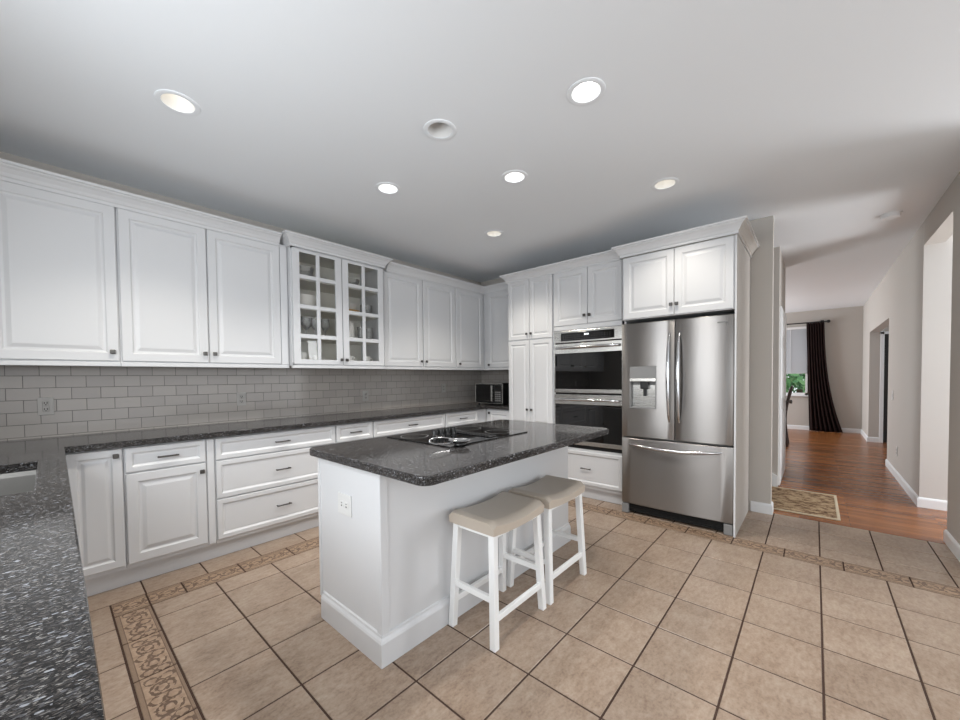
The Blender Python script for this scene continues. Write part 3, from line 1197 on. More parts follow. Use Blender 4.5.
def oven_door(z0, z1, wz0, wz1, hz):
    b = bmesh.new()
    fbox(b, fo, -1.562, -0.802, 0.0, 0.022, z0, wz0, 0.002)
    fbox(b, fo, -1.562, -0.802, 0.0, 0.022, wz1, z1, 0.002)
    fbox(b, fo, -1.562, -1.548, 0.0, 0.020, wz0 - 0.002, wz1 + 0.002)
    fbox(b, fo, -0.816, -0.802, 0.0, 0.020, wz0 - 0.002, wz1 + 0.002)
    d = obj('oven_door', b, M['steelh'], v)
    b = bmesh.new()
    fbox(b, fo, -1.550, -0.814, 0.001, 0.021, wz0 - 0.002, wz1 + 0.002)
    obj('window', b, M['bglass'], d)
    b = bmesh.new()
    pts = [fo(-1.54 + 0.71 * t, 0.022 + 0.045 * math.sin(math.pi * min(max(t, 0.0), 1.0)) ** 0.35, hz) for t in [i / 24 for i in range(25)]]
    tube(b, pts, 0.014, 10)
    obj('handle', b, M['sconce'], d, True)
    return d


oven_door(1.112, 1.636, 1.150, 1.532, 1.590)
oven_door(0.562, 1.092, 0.605, 0.990, 1.040)
b = bmesh.new()
fbox(b, fo, -1.562, -0.802, -0.01, 0.004, 0.524, 0.558)
obj('vent_slot', b, M['dark'], v)

# fridge housing
XF = 0.177
ff = FB(XF)
c = thing('refrigerator_cabinet', (0.55, 0.31, 0), 'white cabinet with two square doors above the fridge and a full-height end panel', 'cabinet')
b = bmesh.new()
fbox(b, ff, -0.757, 0.119, -(XB - XF - 0.002), 0, 1.800, 2.372, 0.001)
obj('body', b, M['cab'], c)
b = bmesh.new()
fbox(b, ff, -0.800, -0.782, -(XB - XF - 0.002), -0.16, 0.0, 2.37)
obj('side_panel', b, M['cab'], c)
b = bmesh.new()
fbox(b, ff, 0.1205, 0.134, -(XB - XF - 0.002), 0.004, 0.0, 2.372, 0.001)
o = obj('end_panel', b, [M['wall'], M['cab']], c)
for p_ in o.data.polygons:
    if p_.normal.x < -0.5:
        p_.material_index = 1
door(ff, -0.742, -0.314, 1.806, 2.366, c, (-0.332, 1.892, 0.014))
door(ff, -0.308, 0.114, 1.806, 2.366, c, (-0.288, 1.892, 0.014))

# refrigerator
f = thing('refrigerator', (0.55, 0.32, 0), 'stainless french-door fridge with a water dispenser and a bottom freezer drawer', 'fridge')
FX = 0.24
fr_ = FB(FX)
b = bmesh.new()
fbox(b, fr_, -0.775, 0.102, -0.68, -0.004, 0.012, 1.775, 0.003)
obj('cabinet_shell', b, M['grey'], f)


def bowed(b, u0, u1, z0, z1, t=0.052, bow=0.014, cu=None, hw=None, nn=14, cut=None):
    """convex front slab; cut = (ua, ub, za, zb) leaves an opening in the front"""
    us = sorted(set([round(u0 + (u1 - u0) * i / nn, 5) for i in range(nn + 1)] + ([cut[0], cut[1]] if cut else [])))
    zs = sorted(set([z0, z0 + 0.006, z1 - 0.006, z1] + ([cut[2], cut[3]] if cut else [])))
    cu_ = (u0 + u1) / 2 if cu is None else cu
    hw_ = (u1 - u0) / 2 if hw is None else hw

    def wv(u, z):
        w = t + bow * (1 - ((u - cu_) / hw_) ** 2)
        e = min(u - u0, u1 - u, z - z0, z1 - z)
        return w - (0.006 if e < 0.001 else 0.0)
    gd = {}
    for u in us:
        for z in zs:
            gd[u, z] = b.verts.new(fr_(u, wv(u, z), z))
    bk = {}
    for u in us:
        for z in (z0, z1):
            bk[u, z] = b.verts.new(fr_(u, 0, z))
    for a, e in zip(us, us[1:]):
        for q, r in zip(zs, zs[1:]):
            if cut and a >= cut[0] - 1e-6 and e <= cut[1] + 1e-6 and q >= cut[2] - 1e-6 and r <= cut[3] + 1e-6:
                continue
            b.faces.new((gd[a, q], gd[e, q], gd[e, r], gd[a, r]))
        b.faces.new((bk[a, z0], bk[e, z0], gd[e, z0], gd[a, z0]))
        b.faces.new((gd[a, z1], gd[e, z1], bk[e, z1], bk[a, z1]))
        b.faces.new((bk[a, z0], bk[a, z1], bk[e, z1], bk[e, z0]))
    for u in (u0, u1):
        b.faces.new([bk[u, z0]] + [gd[u, z] for z in zs] + [bk[u, z1]])
    return wv


DCUT = (-0.690, -0.458, 0.990, 1.372)
b = bmesh.new()
bowed(b, -0.768, -0.316, 0.722, 1.765, cut=DCUT)
d_l = obj('door', b, M['steel'], f, True)
b = bmesh.new()
bowed(b, -0.308, 0.116, 0.722, 1.765)
d_r = obj('door', b, M['steel'], f, True)
b = bmesh.new()
bowed(b, -0.768, 0.116, 0.095, 0.708, bow=0.016, nn=20)
dr = obj('freezer_drawer', b, M['steel'], f, True)
# dispenser
b = bmesh.new()
fbox(b, fr_, DCUT[0], DCUT[1], 0.002, 0.012, DCUT[2], 1.25)
fbox(b, fr_, DCUT[0], DCUT[0] + 0.008, 0.002, 0.070, DCUT[2], 1.25)
fbox(b, fr_, DCUT[1] - 0.008, DCUT[1], 0.002, 0.068, DCUT[2], 1.25)
fbox(b, fr_, DCUT[0], DCUT[1], 0.002, 0.068, DCUT[2], DCUT[2] + 0.012)
dsp = obj('dispenser_recess', b, M['grey'], d_l)
b = bmesh.new()
fbox(b, fr_, DCUT[0], DCUT[1], 0.002, 0.068, 1.262, 1.370, 0.003)
obj('dispenser_panel', b, M['grey'], d_l)
b = bmesh.new()
fbox(b, fr_, DCUT[0], DCUT[1], 0.03, 0.078, 1.232, 1.262, 0.004)
obj('dispenser_lip', b, M['steelh'], d_l)
b = bmesh.new()
fbox(b, fr_, -0.600, -0.530, 0.012, 0.058, 1.165, 1.235, 0.006)
fbox(b, fr_, -0.580, -0.550, 0.014, 0.035, 1.10, 1.17, 0.004)
obj('dispenser_nozzle', b, M['black'], d_l)
b = bmesh.new()
fbox(b, fr_, DCUT[0] + 0.01, DCUT[1] - 0.01, 0.012, 0.0135, 1.0, 1.2)
obj('dispenser_back', b, M['steelh'], d_l)
# bow handles
for dd, u in ((d_l, -0.352), (d_r, -0.274)):
    b = bmesh.new()
    pts, rr = [], []
    for i in range(25):
        t = i / 24
        pts.append(fr_(u, 0.052 + 0.062 * math.sin(math.pi * t) ** 0.5, 0.880 + 0.765 * t))
        rr.append(0.010 + 0.006 * math.sin(math.pi * t))
    tube(b, pts, rr, 10)
    obj('handle', b, M['sconce'], dd, True)
b = bmesh.new()
pts, rr = [], []
for i in range(29):
    t = i / 28
    pts.append(fr_(-0.70 + 0.735 * t, 0.050 + 0.070 * math.sin(math.pi * t) ** 0.5, 0.648 - 0.02 * math.sin(math.pi * t) + 0.01))
    rr.append(0.009 + 0.007 * math.sin(math.pi * t))
tube(b, pts, rr, 10)
obj('handle', b, M['sconce'], dr, True)
b = bmesh.new()
fbox(b, fr_, 0.004, 0.076, 0.052, 0.0645, 1.700, 1.711)
obj('badge', b, M['pewter'], d_r)
b = bmesh.new()
fbox(b, fr_, -0.768, 0.114, 0.0, 0.03, 0.018, 0.086)
for k in range(3):
    fbox(b, fr_, -0.70, 0.04, 0.03, 0.036, 0.028 + k * 0.018, 0.034 + k * 0.018)
gr = obj('base_grille', b, M['dark'], f)
for u in (-0.768, 0.053):
    b = bmesh.new()
    fbox(b, fr_, u, u + 0.062, 0.0, 0.055, 0.002, 0.088, 0.004)
    obj('foot_cover', b, M['grey'], f)
for u in (-0.55, -0.1):
    b = bmesh.new()
    fbox(b, fr_, u - 0.02, u + 0.02, -0.5, -0.45, 0, 0.02)
    obj('foot', b, M['black'], f)

# ------------------------------------------------------------------ crown mouldings
CR = lambda zt: [(0.0, zt - 0.098), (0.010, zt - 0.098), (0.010, zt - 0.078), (0.016, zt - 0.072), (0.024, zt - 0.055), (0.040, zt - 0.034), (0.054, zt - 0.024), (0.056, zt - 0.018), (0.068, zt - 0.016), (0.068, zt), (0.0, zt)]


def crown(path, zt, label):
    b = bmesh.new()
    sweep(b, path, CR(zt))
    cx = sum(p[0] for p in path) / len(path)
    cy = sum(p[1] for p in path) / len(path)
    o = obj('crown_moulding', b, M['cab'], origin=(cx, cy, zt - 0.1))
    tag(o, label, 'moulding')
    return o


crown([(-4.02, 2.862), (-2.042, 2.862)], 2.522, 'white crown moulding along the wall cabinets on the sink side of the glazed one')
crown([(g0 - 0.0045, YA - 0.02), (g0 - 0.0045, 2.7955), (g1 + 0.0045, 2.7955), (g1 + 0.0045, YA - 0.02)], 2.532, 'stepped-out white crown moulding on the glass-front cabinet')
crown([(g1 + 0.074, 2.857), (0.640, 2.857), (0.640, 2.270)], 2.522, 'white crown moulding turning the inner corner above the right-hand wall cabinets')
crown([(XB - 0.01, 2.1985), (0.311, 2.1985), (0.311, 0.830)], 2.503, 'white crown moulding above the pantry and the ovens')
fc = crown([(0.309, 0.760), (0.156, 0.760), (0.156, -0.1355), (XB - 0.002, -0.1355)], 2.472, 'white crown moulding above the fridge cabinet')
fc.data.materials.append(M['wall'])
for p_ in fc.data.polygons:
    if p_.normal.y < -0.2 and abs(p_.normal.x) < 0.1:
        p_.material_index = 1

# ------------------------------------------------------------------ island
IX0, IX1, IY0, IY1 = -2.416, -0.70, 0.852, 1.415
c = thing('kitchen_island', (-1.58, 1.12, 0), 'white panelled kitchen island base under the dark granite top', 'island')
b = bmesh.new()
bm_box(b, (IX0, IY0, 0.02), (IX1, IY1, 0.882), 0.002)
obj('body', b, M['cab'], c)
b = bmesh.new()
bm_box(b, (IX0 - 0.006, IY0 - 0.006, 0.13), (IX0 + 0.034, IY0 + 0.0005, 0.880), 0.002)
bm_box(b, (IX0 - 0.006, IY0 + 0.0006, 0.13), (IX0 + 0.0005, IY0 + 0.034, 0.880), 0.002)
obj('corner_post', b, M['cab'], c)
b = bmesh.new()
bm_box(b, (IX0 - 0.004, IY1 - 0.0, 0.10), (IX1, IY1 + 0.022, 0.880), 0.002)
obj('face_frame', b, M['cab'], c)
fi = lambda u, w, z: (-u, IY1 + 0.022 + w, z)
for k, (a, e) in enumerate(((0.755, 1.29), (1.30, 1.85), (1.86, 2.40))):
    door(fi, a, e, 0.12, 0.70, c, (a + 0.03, 0.66))
    drawer(fi, a, e, 0.715, 0.868, c)
b = bmesh.new()
bp_ = [(0.0, 0.0), (0.020, 0.0), (0.020, 0.105), (0.016, 0.115), (0.009, 0.124), (0.007, 0.134), (0.0, 0.138)]
sweep(b, [(IX0, IY1 - 0.02), (IX0, IY0), (IX1, IY0)], bp_)
obj('base_moulding', b, M['cab'], c)

# island top with rounded corners
TX0, TX1, TY0, TY1 = -2.475, -0.775, 0.478, 1.447
b = bmesh.new()


def rrect(x0, x1, y0, y1, r, n=8):
    pts = []
    for cx, cy, a0 in ((x1 - r, y1 - r, 0), (x0 + r, y1 - r, 90), (x0 + r, y0 + r, 180), (x1 - r, y0 + r, 270)):
        for i in range(n + 1):
            a = math.radians(a0 + 90 * i / n)
            pts.append((cx + r * math.cos(a), cy + r * math.sin(a)))
    return pts


rings = []
for ins, z in ((0.003, 0.882), (0.0, 0.886), (0.0, 0.912), (0.002, 0.917), (0.006, 0.920)):
    rings.append([b.verts.new((x, y, z)) for x, y in rrect(TX0 + ins, TX1 - ins, TY0 + ins, TY1 - ins, 0.05 - ins * 0.5)])
for a, e in zip(rings, rings[1:]):
    for k in range(len(a)):
        b.faces.new((a[k], a[(k + 1) % len(a)], e[(k + 1) % len(a)], e[k]))
b.faces.new(rings[0][::-1])
b.faces.new(rings[-1])
o = obj('island_countertop', b, M['granite'], origin=(-1.63, 0.95, 0.882))
tag(o, 'dark speckled granite island top with rounded corners overhanging the stools', 'countertop')

# cooktop
c = thing('cooktop', (-1.42, 1.13, 0.92), 'black glass cooktop set into the island top with knobs at its left', 'cooktop')
b = bmesh.new()
bm_box(b, (-2.005, 0.825, 0.9205), (-1.296, 1.385, 0.927), 0.002)
o = obj('glass_top', b, M['bglass'], c)
for (x, y, r) in ((-1.89, 1.26, 0.085), (-1.88, 0.98, 0.10), (-1.43, 1.25, 0.10), (-1.43, 0.97, 0.085)):
    b = bmesh.new()
    n = 40
    r0 = [b.verts.new((x + r * math.cos(2 * math.pi * k / n), y + r * math.sin(2 * math.pi * k / n), 0.9273)) for k in range(n)]
    r1 = [b.verts.new((x + (r - 0.004) * math.cos(2 * math.pi * k / n), y + (r - 0.004) * math.sin(2 * math.pi * k / n), 0.9273)) for k in range(n)]
    for k in range(n):
        b.faces.new((r0[k], r0[(k + 1) % n], r1[(k + 1) % n], r1[k]))
    obj('burner_ring', b, M['grey'], c)
# downdraft vent in the middle
b = bmesh.new()
bm_box(b, (-1.645, 0.86, 0.927), (-1.575, 1.34, 0.932), 0.002)
for k in range(18):
    bm_box(b, (-1.640, 0.876 + k * 0.025, 0.932), (-1.580, 0.886 + k * 0.025, 0.9345))
obj('vent_grille', b, M['black'], c)
for k in range(4):
    b = bmesh.new()
    x, y = -1.835 + 0.052 * k, 1.135
    lathe(b, [(0.0, 0.927), (0.023, 0.927), (0.023, 0.934), (0.019, 0.938), (0.018, 0.962), (0.015, 0.968), (0.0, 0.968)], (x, y, 0), 18)
    bm_box(b, (x - 0.0045, y - 0.021, 0.94), (x + 0.0045, y + 0.021, 0.972), 0.002)
    obj('knob', b, M['black'], c, True)

# spoon rest with looped handle
c = thing('spoon_rest', (-1.925, 0.835, 0.928), 'polished steel spoon rest with a looped handle lying on the cooktop edge', 'spoon rest')
b = bmesh.new()
lathe(b, [(0.0, 0.934), (0.03, 0.934), (0.048, 0.940), (0.060, 0.950), (0.061, 0.952), (0.048, 0.945), (0.03, 0.9385), (0.0, 0.938)], (-1.925, 0.835, 0), 28)
obj('dish', b, M['sconce'], c, True)
b = bmesh.new()
lathe(b, [(0.0, 0.928), (0.032, 0.928), (0.03, 0.935), (0.0, 0.935)], (-1.925, 0.835, 0), 24)
obj('foot', b, M['black'], c, True)  # black disc stands in for the shadow below the dish
b = bmesh.new()
pts = []
a0 = Vector((-1.83, 0.945, 0.952))
ctrl = [(-1.93, 0.838, 0.951), (-1.96, 0.852, 0.958), (-2.0, 0.868, 0.968), (-2.04, 0.883, 0.974), (-2.072, 0.895, 0.970), (-2.084, 0.899, 0.957), (-2.07, 0.891, 0.944), (-2.03, 0.872, 0.938), (-1.985, 0.853, 0.937), (-1.955, 0.84, 0.941)]


def smooth_path(pts, n=6, closed=False):
    pts = [Vector(p) for p in pts]
    res = []
    for i in range(len(pts) - 1):
        p0 = pts[max(i - 1, 0)]
        p1, p2 = pts[i], pts[i + 1]
        p3 = pts[min(i + 2, len(pts) - 1)]
        for k in range(n):
            t = k / n
            res.append(0.5 * ((2 * p1) + (p2 - p0) * t + (2 * p0 - 5 * p1 + 4 * p2 - p3) * t * t + (3 * p1 - p0 - 3 * p2 + p3) * t ** 3))
    res.append(pts[-1])
    return res


tube(b, smooth_path(ctrl), 0.0036, 8)
obj('handle', b, M['sconce'], c, True)

# ------------------------------------------------------------------ stools
def stool(cx, cy, label):
    t = thing('bar_stool', (cx, cy, 0), label, 'stool', 'white counter stools at the island')
    # saddle seat: dips along its length, rolled over at the long edges
    b = bmesh.new()
    L, Dp = 0.222, 0.150
    nx, ny = 20, 12
    gd = {}
    for i in range(nx + 1):
        for j in range(ny + 1):
            s = -1 + 2 * i / nx
            q = -1 + 2 * j / ny
            ex = L * s
            ey = Dp * q
            zt = 0.588 + 0.024 * s * s
            rx = max(0, (abs(s) - 0.90) / 0.10)
            ry = max(0, (abs(q) - 0.80) / 0.20)
            zt -= 0.016 * rx * rx + 0.022 * ry * ry
            gd[i, j] = b.verts.new((cx + ex, cy + ey, zt))
    top = [b.faces.new((gd[i, j], gd[i + 1, j], gd[i + 1, j + 1], gd[i, j + 1])) for i in range(nx) for j in range(ny)]
    rim = [(i, 0) for i in range(nx)] + [(nx, j) for j in range(ny)] + [(i, ny) for i in range(nx, 0, -1)] + [(0, j) for j in range(ny, 0, -1)]
    lo = {}
    for (i, j) in rim:
        s = -1 + 2 * i / nx
        v_ = gd[i, j].co
        lo[i, j] = b.verts.new((cx + (v_.x - cx) * 0.985, cy + (v_.y - cy) * 0.98, 0.528 + 0.012 * s * s))
    for k in range(len(rim)):
        a, e = rim[k], rim[(k + 1) % len(rim)]
        b.faces.new((gd[a], lo[a], lo[e], gd[e]))
    b.faces.new([lo[k] for k in rim])
    obj('seat', b, M['leather'], t, True)
    # legs splay slightly outwards
    LX, LY = 0.188, 0.118
    for sx in (-1, 1):
        for sy in (-1, 1):
            b = bmesh.new()
            q = 0.0175
            rings = []
            for z, ox, oy in ((0.0, 0.022, 0.022), (0.534, 0.0, 0.0)):
                x, y = cx + sx * (LX + ox), cy + sy * (LY + oy)
                rings.append([b.verts.new((x + a, y + e, z)) for a, e in ((-q, -q), (q, -q), (q, q), (-q, q))])
            for k in range(4):
                b.faces.new((rings[0][k], rings[0][(k + 1) % 4], rings[1][(k + 1) % 4], rings[1][k]))
            b.faces.new(rings[0][::-1])
            b.faces.new(rings[1])
            bmesh.ops.bevel(b, geom=[e for e in b.edges if abs((e.verts[0].co - e.verts[1].co).z) > 0.2], offset=0.003, segments=1, affect='EDGES')
            obj('leg', b, M['stoolw'], t)
    sp = lambda z: 0.022 * (1 - z / 0.534)
    for sy, z in ((-1, 0.135), (1, 0.135)):
        y = cy + sy * (LY + sp(z))
        x = LX + sp(z)
        box_obj('stretcher', (cx - x, y - 0.010, z - 0.015), (cx + x, y + 0.010, z + 0.015), M['stoolw'], t, 0.002)
    for sx, z in ((-1, 0.225), (1, 0.225)):
        x = cx + sx * (LX + sp(z))
        y = LY + sp(z)
        box_obj('stretcher', (x - 0.010, cy - y, z - 0.015), (x + 0.010, cy + y, z + 0.015), M['stoolw'], t, 0.002)
    b = bmesh.new()
    for sy in (-1, 1):
        bm_box(b, (cx - LX, cy + sy * LY - 0.009, 0.515), (cx + LX, cy + sy * LY + 0.009, 0.530))
    for sx in (-1, 1):
        bm_box(b, (cx + sx * LX - 0.009, cy - LY, 0.518), (cx + sx * LX + 0.009, cy + LY, 0.534))
    obj('apron', b, M['stoolw'], t)
    return t


stool(-1.805, 0.672, 'white stool with beige saddle seat nearer the outlet end of the island')
stool(-1.315, 0.668, 'white stool with beige saddle seat nearer the ovens and fridge')

# ------------------------------------------------------------------ microwave
fm = FB(0.50)
c = thing('microwave', (0.68, 2.66, 0.92), 'black countertop microwave with silver handle in the corner beside the pantry', 'microwave')
b = bmesh.new()
fbox(b, fm, -2.895, -2.425, -0.36, 0, 0.935, 1.205, 0.006)
obj('case', b, M['black'], c)
b = bmesh.new()
for (a, e, z0, z1) in ((-2.895, -2.885, 0.937, 1.203), (-2.435, -2.425, 0.937, 1.203), (-2.895, -2.425, 1.192, 1.203), (-2.895, -2.425, 0.937, 0.945)):
    fbox(b, fm, a, e, 0, 0.014, z0, z1, 0.002)
obj('front_frame', b, M['steelh'], c)
b = bmesh.new()
fbox(b, fm, -2.884, -2.575, 0.0, 0.012, 0.946, 1.191, 0.002)
dm = obj('door', b, M['bglass'], c)
b = bmesh.new()
fbox(b, fm, -2.602, -2.580, 0.012, 0.04, 0.965, 1.175, 0.004)
obj('handle', b, M['steelh'], dm)
b = bmesh.new()
fbox(b, fm, -2.570, -2.436, 0.0, 0.012, 0.946, 1.191, 0.002)
cp = obj('control_panel', b, M['black'], c)
b = bmesh.new()
for r in range(5):
    for k in range(3):
        fbox(b, fm, -2.545 + k * 0.032, -2.522 + k * 0.032, 0.012, 0.0135, 0.97 + r * 0.027, 0.988 + r * 0.027)
obj('buttons', b, M['grey'], cp)
b = bmesh.new()
fbox(b, fm, -2.55, -2.455, 0.012, 0.0135, 1.145, 1.175)
obj('display', b, M['bglass'], cp)
b = bmesh.new()
for u in (-2.86, -2.46):
    for w in (-0.03, -0.32):
        p_ = fm(u, w, 0)
        lathe(b, [(0.0, 0.92), (0.012, 0.92), (0.012, 0.937), (0.0, 0.937)], (p_[0], p_[1], 0), 10)
obj('feet', b, M['black'], c)

# ------------------------------------------------------------------ outlets and switches
def outlet(fr, u, z, loc, label, mt, gang=1, horiz=False, name='electrical_outlet'):
    t = thing(name, loc, label, 'outlet', None)
    hw, hh = (0.036, 0.058) if not horiz else (0.062, 0.052)
    b = bmesh.new()
    fbox(b, fr, u - hw, u + hw, 0.0, 0.006, z - hh, z + hh, 0.002)
    obj('cover_plate', b, M[mt], t)
    b2 = bmesh.new()
    for s in (-1, 1):
        du, dz = (0, s * 0.020) if not horiz else (s * 0.022, 0)
        b = bmesh.new()
        fbox(b, fr, u + du - 0.015, u + du + 0.015, 0.005, 0.0085, z + dz - 0.015, z + dz + 0.015, 0.003)
        rc = obj('receptacle', b, M[mt], t)
        b = bmesh.new()
        for k in (-1, 1):
            if horiz:
                fbox(b, fr, u + du - 0.004, u + du + 0.006, 0.008, 0.0092, z + k * 0.006 - 0.0015, z + k * 0.006 + 0.0015)
            else:
                fbox(b, fr, u + k * 0.006 - 0.0018, u + k * 0.006 + 0.0018, 0.008, 0.0092, z + dz - 0.004, z + dz + 0.008)
        fbox(b, fr, u + du - 0.003, u + du + 0.003, 0.008, 0.0092, z + dz - 0.012, z + dz - 0.007)
        obj('slots', b, M['slot'], rc)
    b2.free()
    return t


fw = FA(YA - 0.008)
outlet(fw, -3.391, 1.125, (-3.391, YA, 1.125), 'outlet on the grey tiles above the peninsula corner, nearest the sink', 'plate')
outlet(fw, -2.254, 1.116, (-2.254, YA, 1.116), 'outlet on the grey tiles above the three-drawer cabinet', 'plate')
outlet(fw, -1.02, 1.09, (-1.02, YA, 1.09), 'outlet on the grey tiles below the glass-front cabinet', 'plate')
outlet(fw, 0.18, 1.145, (0.18, YA, 1.145), 'outlet on the grey tiles nearest the microwave', 'plate')
fend = lambda u, w, z: (IX0 - 0.0005 - w, -u, z)
outlet(fend, -1.155, 0.662, (IX0, 1.155, 0.662), 'white double outlet on the end panel of the island', 'platew', 2, True)
fhr = lambda u, w, z: (u, YR + w, z)
outlet(fhr, 3.447, 0.33, (3.447, YR, 0.33), 'white outlet low on the hall wall between the passages', 'platew')
c = thing('light_switch', (3.86, YR, 1.0), 'white light switch on the hall wall beside the second passage', 'switch')
b = bmesh.new()
fbox(b, fhr, 3.82, 3.90, 0.0, 0.006, 0.94, 1.06, 0.002)
obj('cover_plate', b, M['platew'], c)
b = bmesh.new()
fbox(b, fhr, 3.853, 3.867, 0.005, 0.012, 0.985, 1.015, 0.002)
obj('toggle', b, M['platew'], c)

# ------------------------------------------------------------------ ceiling lights
def downlight(x, y, label, lens, lit):
    t = thing('recessed_light', (x, y, CEIL), label, 'ceiling light', 'recessed ceiling lights')
    b = bmesh.new()
    lathe(b, [(0.070, -0.003), (0.086, -0.006), (0.094, -0.003), (0.095, 0.0), (0.070, 0.0), (0.070, -0.003)], (x, y, CEIL), 36)
    obj('trim_ring', b, M['ceil'], t, True)
    b = bmesh.new()
    lathe(b, [(0.072, -0.002), (0.060, 0.078), (0.057, 0.081), (0.064, 0.081), (0.0735, -0.001), (0.072, -0.002)], (x, y, CEIL), 36)
    obj('baffle', b, M['canvas_in'], t, True)
    b = bmesh.new()
    lathe(b, [(0.0, 0.070), (0.042, 0.072), (0.060, 0.078), (0.0, 0.080)], (x, y, CEIL), 30)
    obj('lens', b, M[lens], t, True)
    if lit:
        d = bpy.data.lights.new('bulb', 'SPOT')
        d.energy = lit
        d.spot_size = math.radians(116)
        d.spot_blend = 0.7
        d.shadow_soft_size = 0.06
        d.color = (1.0, 0.98, 0.95) if lens == 'lamp_w' else (1.0, 0.93, 0.82)
        o = bpy.data.objects.new('bulb', d)
        COL.objects.link(o)
        o.parent = t
        o.location = (0, 0, -0.012)


# the ceiling needs real holes for the cans
LIGHTS = [(-2.898, 1.887, 'warm recessed ceiling light nearest the sink-side wall cabinets', 'lamp_y', 60),
          (-1.551, 0.284, 'large bright recessed ceiling light nearest the viewer', 'lamp_w', 60),
          (-1.844, 1.046, 'unlit grey recessed ceiling light over the island', 'lensoff', 0),
          (-1.645, 1.838, 'white recessed ceiling light closest to the glass-front cabinet', 'lamp_w', 60),
          (-1.133, 1.034, 'white recessed ceiling light over the far half of the island', 'lamp_w', 60),
          (-0.291, 0.260, 'yellowish recessed ceiling light in front of the fridge', 'lamp_y', 34),
          (-0.401, 1.821, 'small warm recessed ceiling light nearest the inner corner and pantry', 'lamp_y', 60)]
cl = bpy.data.objects['ceiling']
me = bpy.data.meshes.new('ceiling')
b = bmesh.new()
# ceiling as a slab pierced by round cans: outer rectangles around each square cell, ring inside
CX = sorted({-4.9, 8.3} | {round(l[0] + s * 0.12, 4) for l in LIGHTS for s in (-1, 1)})
CY = sorted({-4.96, 3.4} | {round(l[1] + s * 0.12, 4) for l in LIGHTS for s in (-1, 1)})


def hole(x0, x1, y0, y1):
    for l in LIGHTS:
        if l[0] - 0.121 < x0 and x1 < l[0] + 0.121 and l[1] - 0.121 < y0 and y1 < l[1] + 0.121:
            return True
    return False


for a, e in zip(CX, CX[1:]):
    for q, r in zip(CY, CY[1:]):
        if not hole(a, e, q, r):
            b.faces.new([b.verts.new(p_) for p_ in ((a, q, CEIL), (a, r, CEIL), (e, r, CEIL), (e, q, CEIL))])
for l in LIGHTS:
    n = 32
    c_in = [b.verts.new((l[0] + 0.073 * math.cos(2 * math.pi * k / n), l[1] + 0.073 * math.sin(2 * math.pi * k / n), CEIL)) for k in range(n)]
    sq = []
    for k in range(n):
        ca, sa = math.cos(2 * math.pi * k / n), math.sin(2 * math.pi * k / n)
        s = 0.12 / max(abs(ca), abs(sa))
        sq.append(b.verts.new((l[0] + s * ca, l[1] + s * sa, CEIL)))
    up_ = [b.verts.new((v_.co.x, v_.co.y, CEIL + 0.095)) for v_ in c_in]
    for k in range(n):
        k2 = (k + 1) % n
        b.faces.new((sq[k], c_in[k], c_in[k2], sq[k2]))
        b.faces.new((c_in[k], up_[k], up_[k2], c_in[k2]))
    b.faces.new(up_)
tp = [b.verts.new(p_) for p_ in ((-4.9, -4.96, CEIL + 0.12), (8.3, -4.96, CEIL + 0.12), (8.3, 3.4, CEIL + 0.12), (-4.9, 3.4, CEIL + 0.12))]
b.faces.new(tp)
b.to_mesh(me)
b.free()
me.materials.append(M['ceil'])
cl.data = me
for l in LIGHTS:
    downlight(*l)

c = thing('smoke_detector', (1.673, -1.096, CEIL), 'round white smoke detector on the hall ceiling', 'smoke detector')
b = bmesh.new()
lathe(b, [(0.0, -0.042), (0.045, -0.042), (0.058, -0.036), (0.062, -0.014), (0.062, -0.010), (0.0, -0.010)], (1.673, -1.096, CEIL), 32)
obj('cover', b, M['trim'], c, True)
b = bmesh.new()
lathe(b, [(0.0, -0.012), (0.070, -0.012), (0.072, 0.0), (0.0, 0.0)], (1.673, -1.096, CEIL), 32)
obj('base', b, M['trim'], c, True)

# ------------------------------------------------------------------ dishes behind the glass doors
YS = 2.985


def dish(name, prof, x, y, z, mt, label, cat, group, handle=None, hm=None):
    b = bmesh.new()
    lathe(b, [(r, h) for r, h in prof], (x, y, z), 24)
    if handle:
        t = thing(name, (x, y, z), label, cat, group)
        obj('vessel', b, M[mt], t, True)
        b = bmesh.new()
        tube(b, [(x + p_[0], y + p_[1], z + p_[2]) for p_ in smooth_path(handle, 5)], 0.005, 8)
        obj('handle', b, M[hm or mt], t, True)
        return t
    o = obj(name, b, M[mt], origin=(x, y, z), smooth=True)
    return tag(o, label, cat, group)


BOWL = lambda r, h: [(0, 0), (r * 0.45, 0), (r * 0.5, h * 0.06), (r * 0.85, h * 0.5), (r, h), (r * 0.96, h), (r * 0.8, h * 0.52), (r * 0.45, h * 0.12), (0, h * 0.1)]
MUG = lambda r, h: [(0, 0), (r * 0.92, 0), (r, h * 0.05), (r, h), (r * 0.92, h), (r * 0.92, h * 0.08), (0, h * 0.08)]
MH = lambda r, h: [(r * 0.95, 0, h * 0.78), (r * 1.5, 0, h * 0.76), (r * 1.72, 0, h * 0.5), (r * 1.45, 0, h * 0.24), (r * 0.95, 0, h * 0.2)]
GOB = lambda r, h: [(0, 0), (r * 0.85, 0), (r * 0.8, h * 0.03), (r * 0.12, h * 0.06), (r * 0.12, h * 0.38), (r * 0.5, h * 0.46), (r, h * 0.62), (r * 0.96, h), (r * 0.9, h), (r * 0.92, h * 0.64), (r * 0.4, h * 0.49), (0, h * 0.47)]
TUM = lambda r, h: [(0, 0), (r * 0.85, 0), (r, h), (r * 0.94, h), (r * 0.8, h * 0.06), (0, h * 0.06)]
S0, S1, S2, S3 = UZ0 + 0.046, SHELF[0] + 0.005, SHELF[1] + 0.005, SHELF[2] + 0.005
gg = 'dishes in the glass-front cabinet'
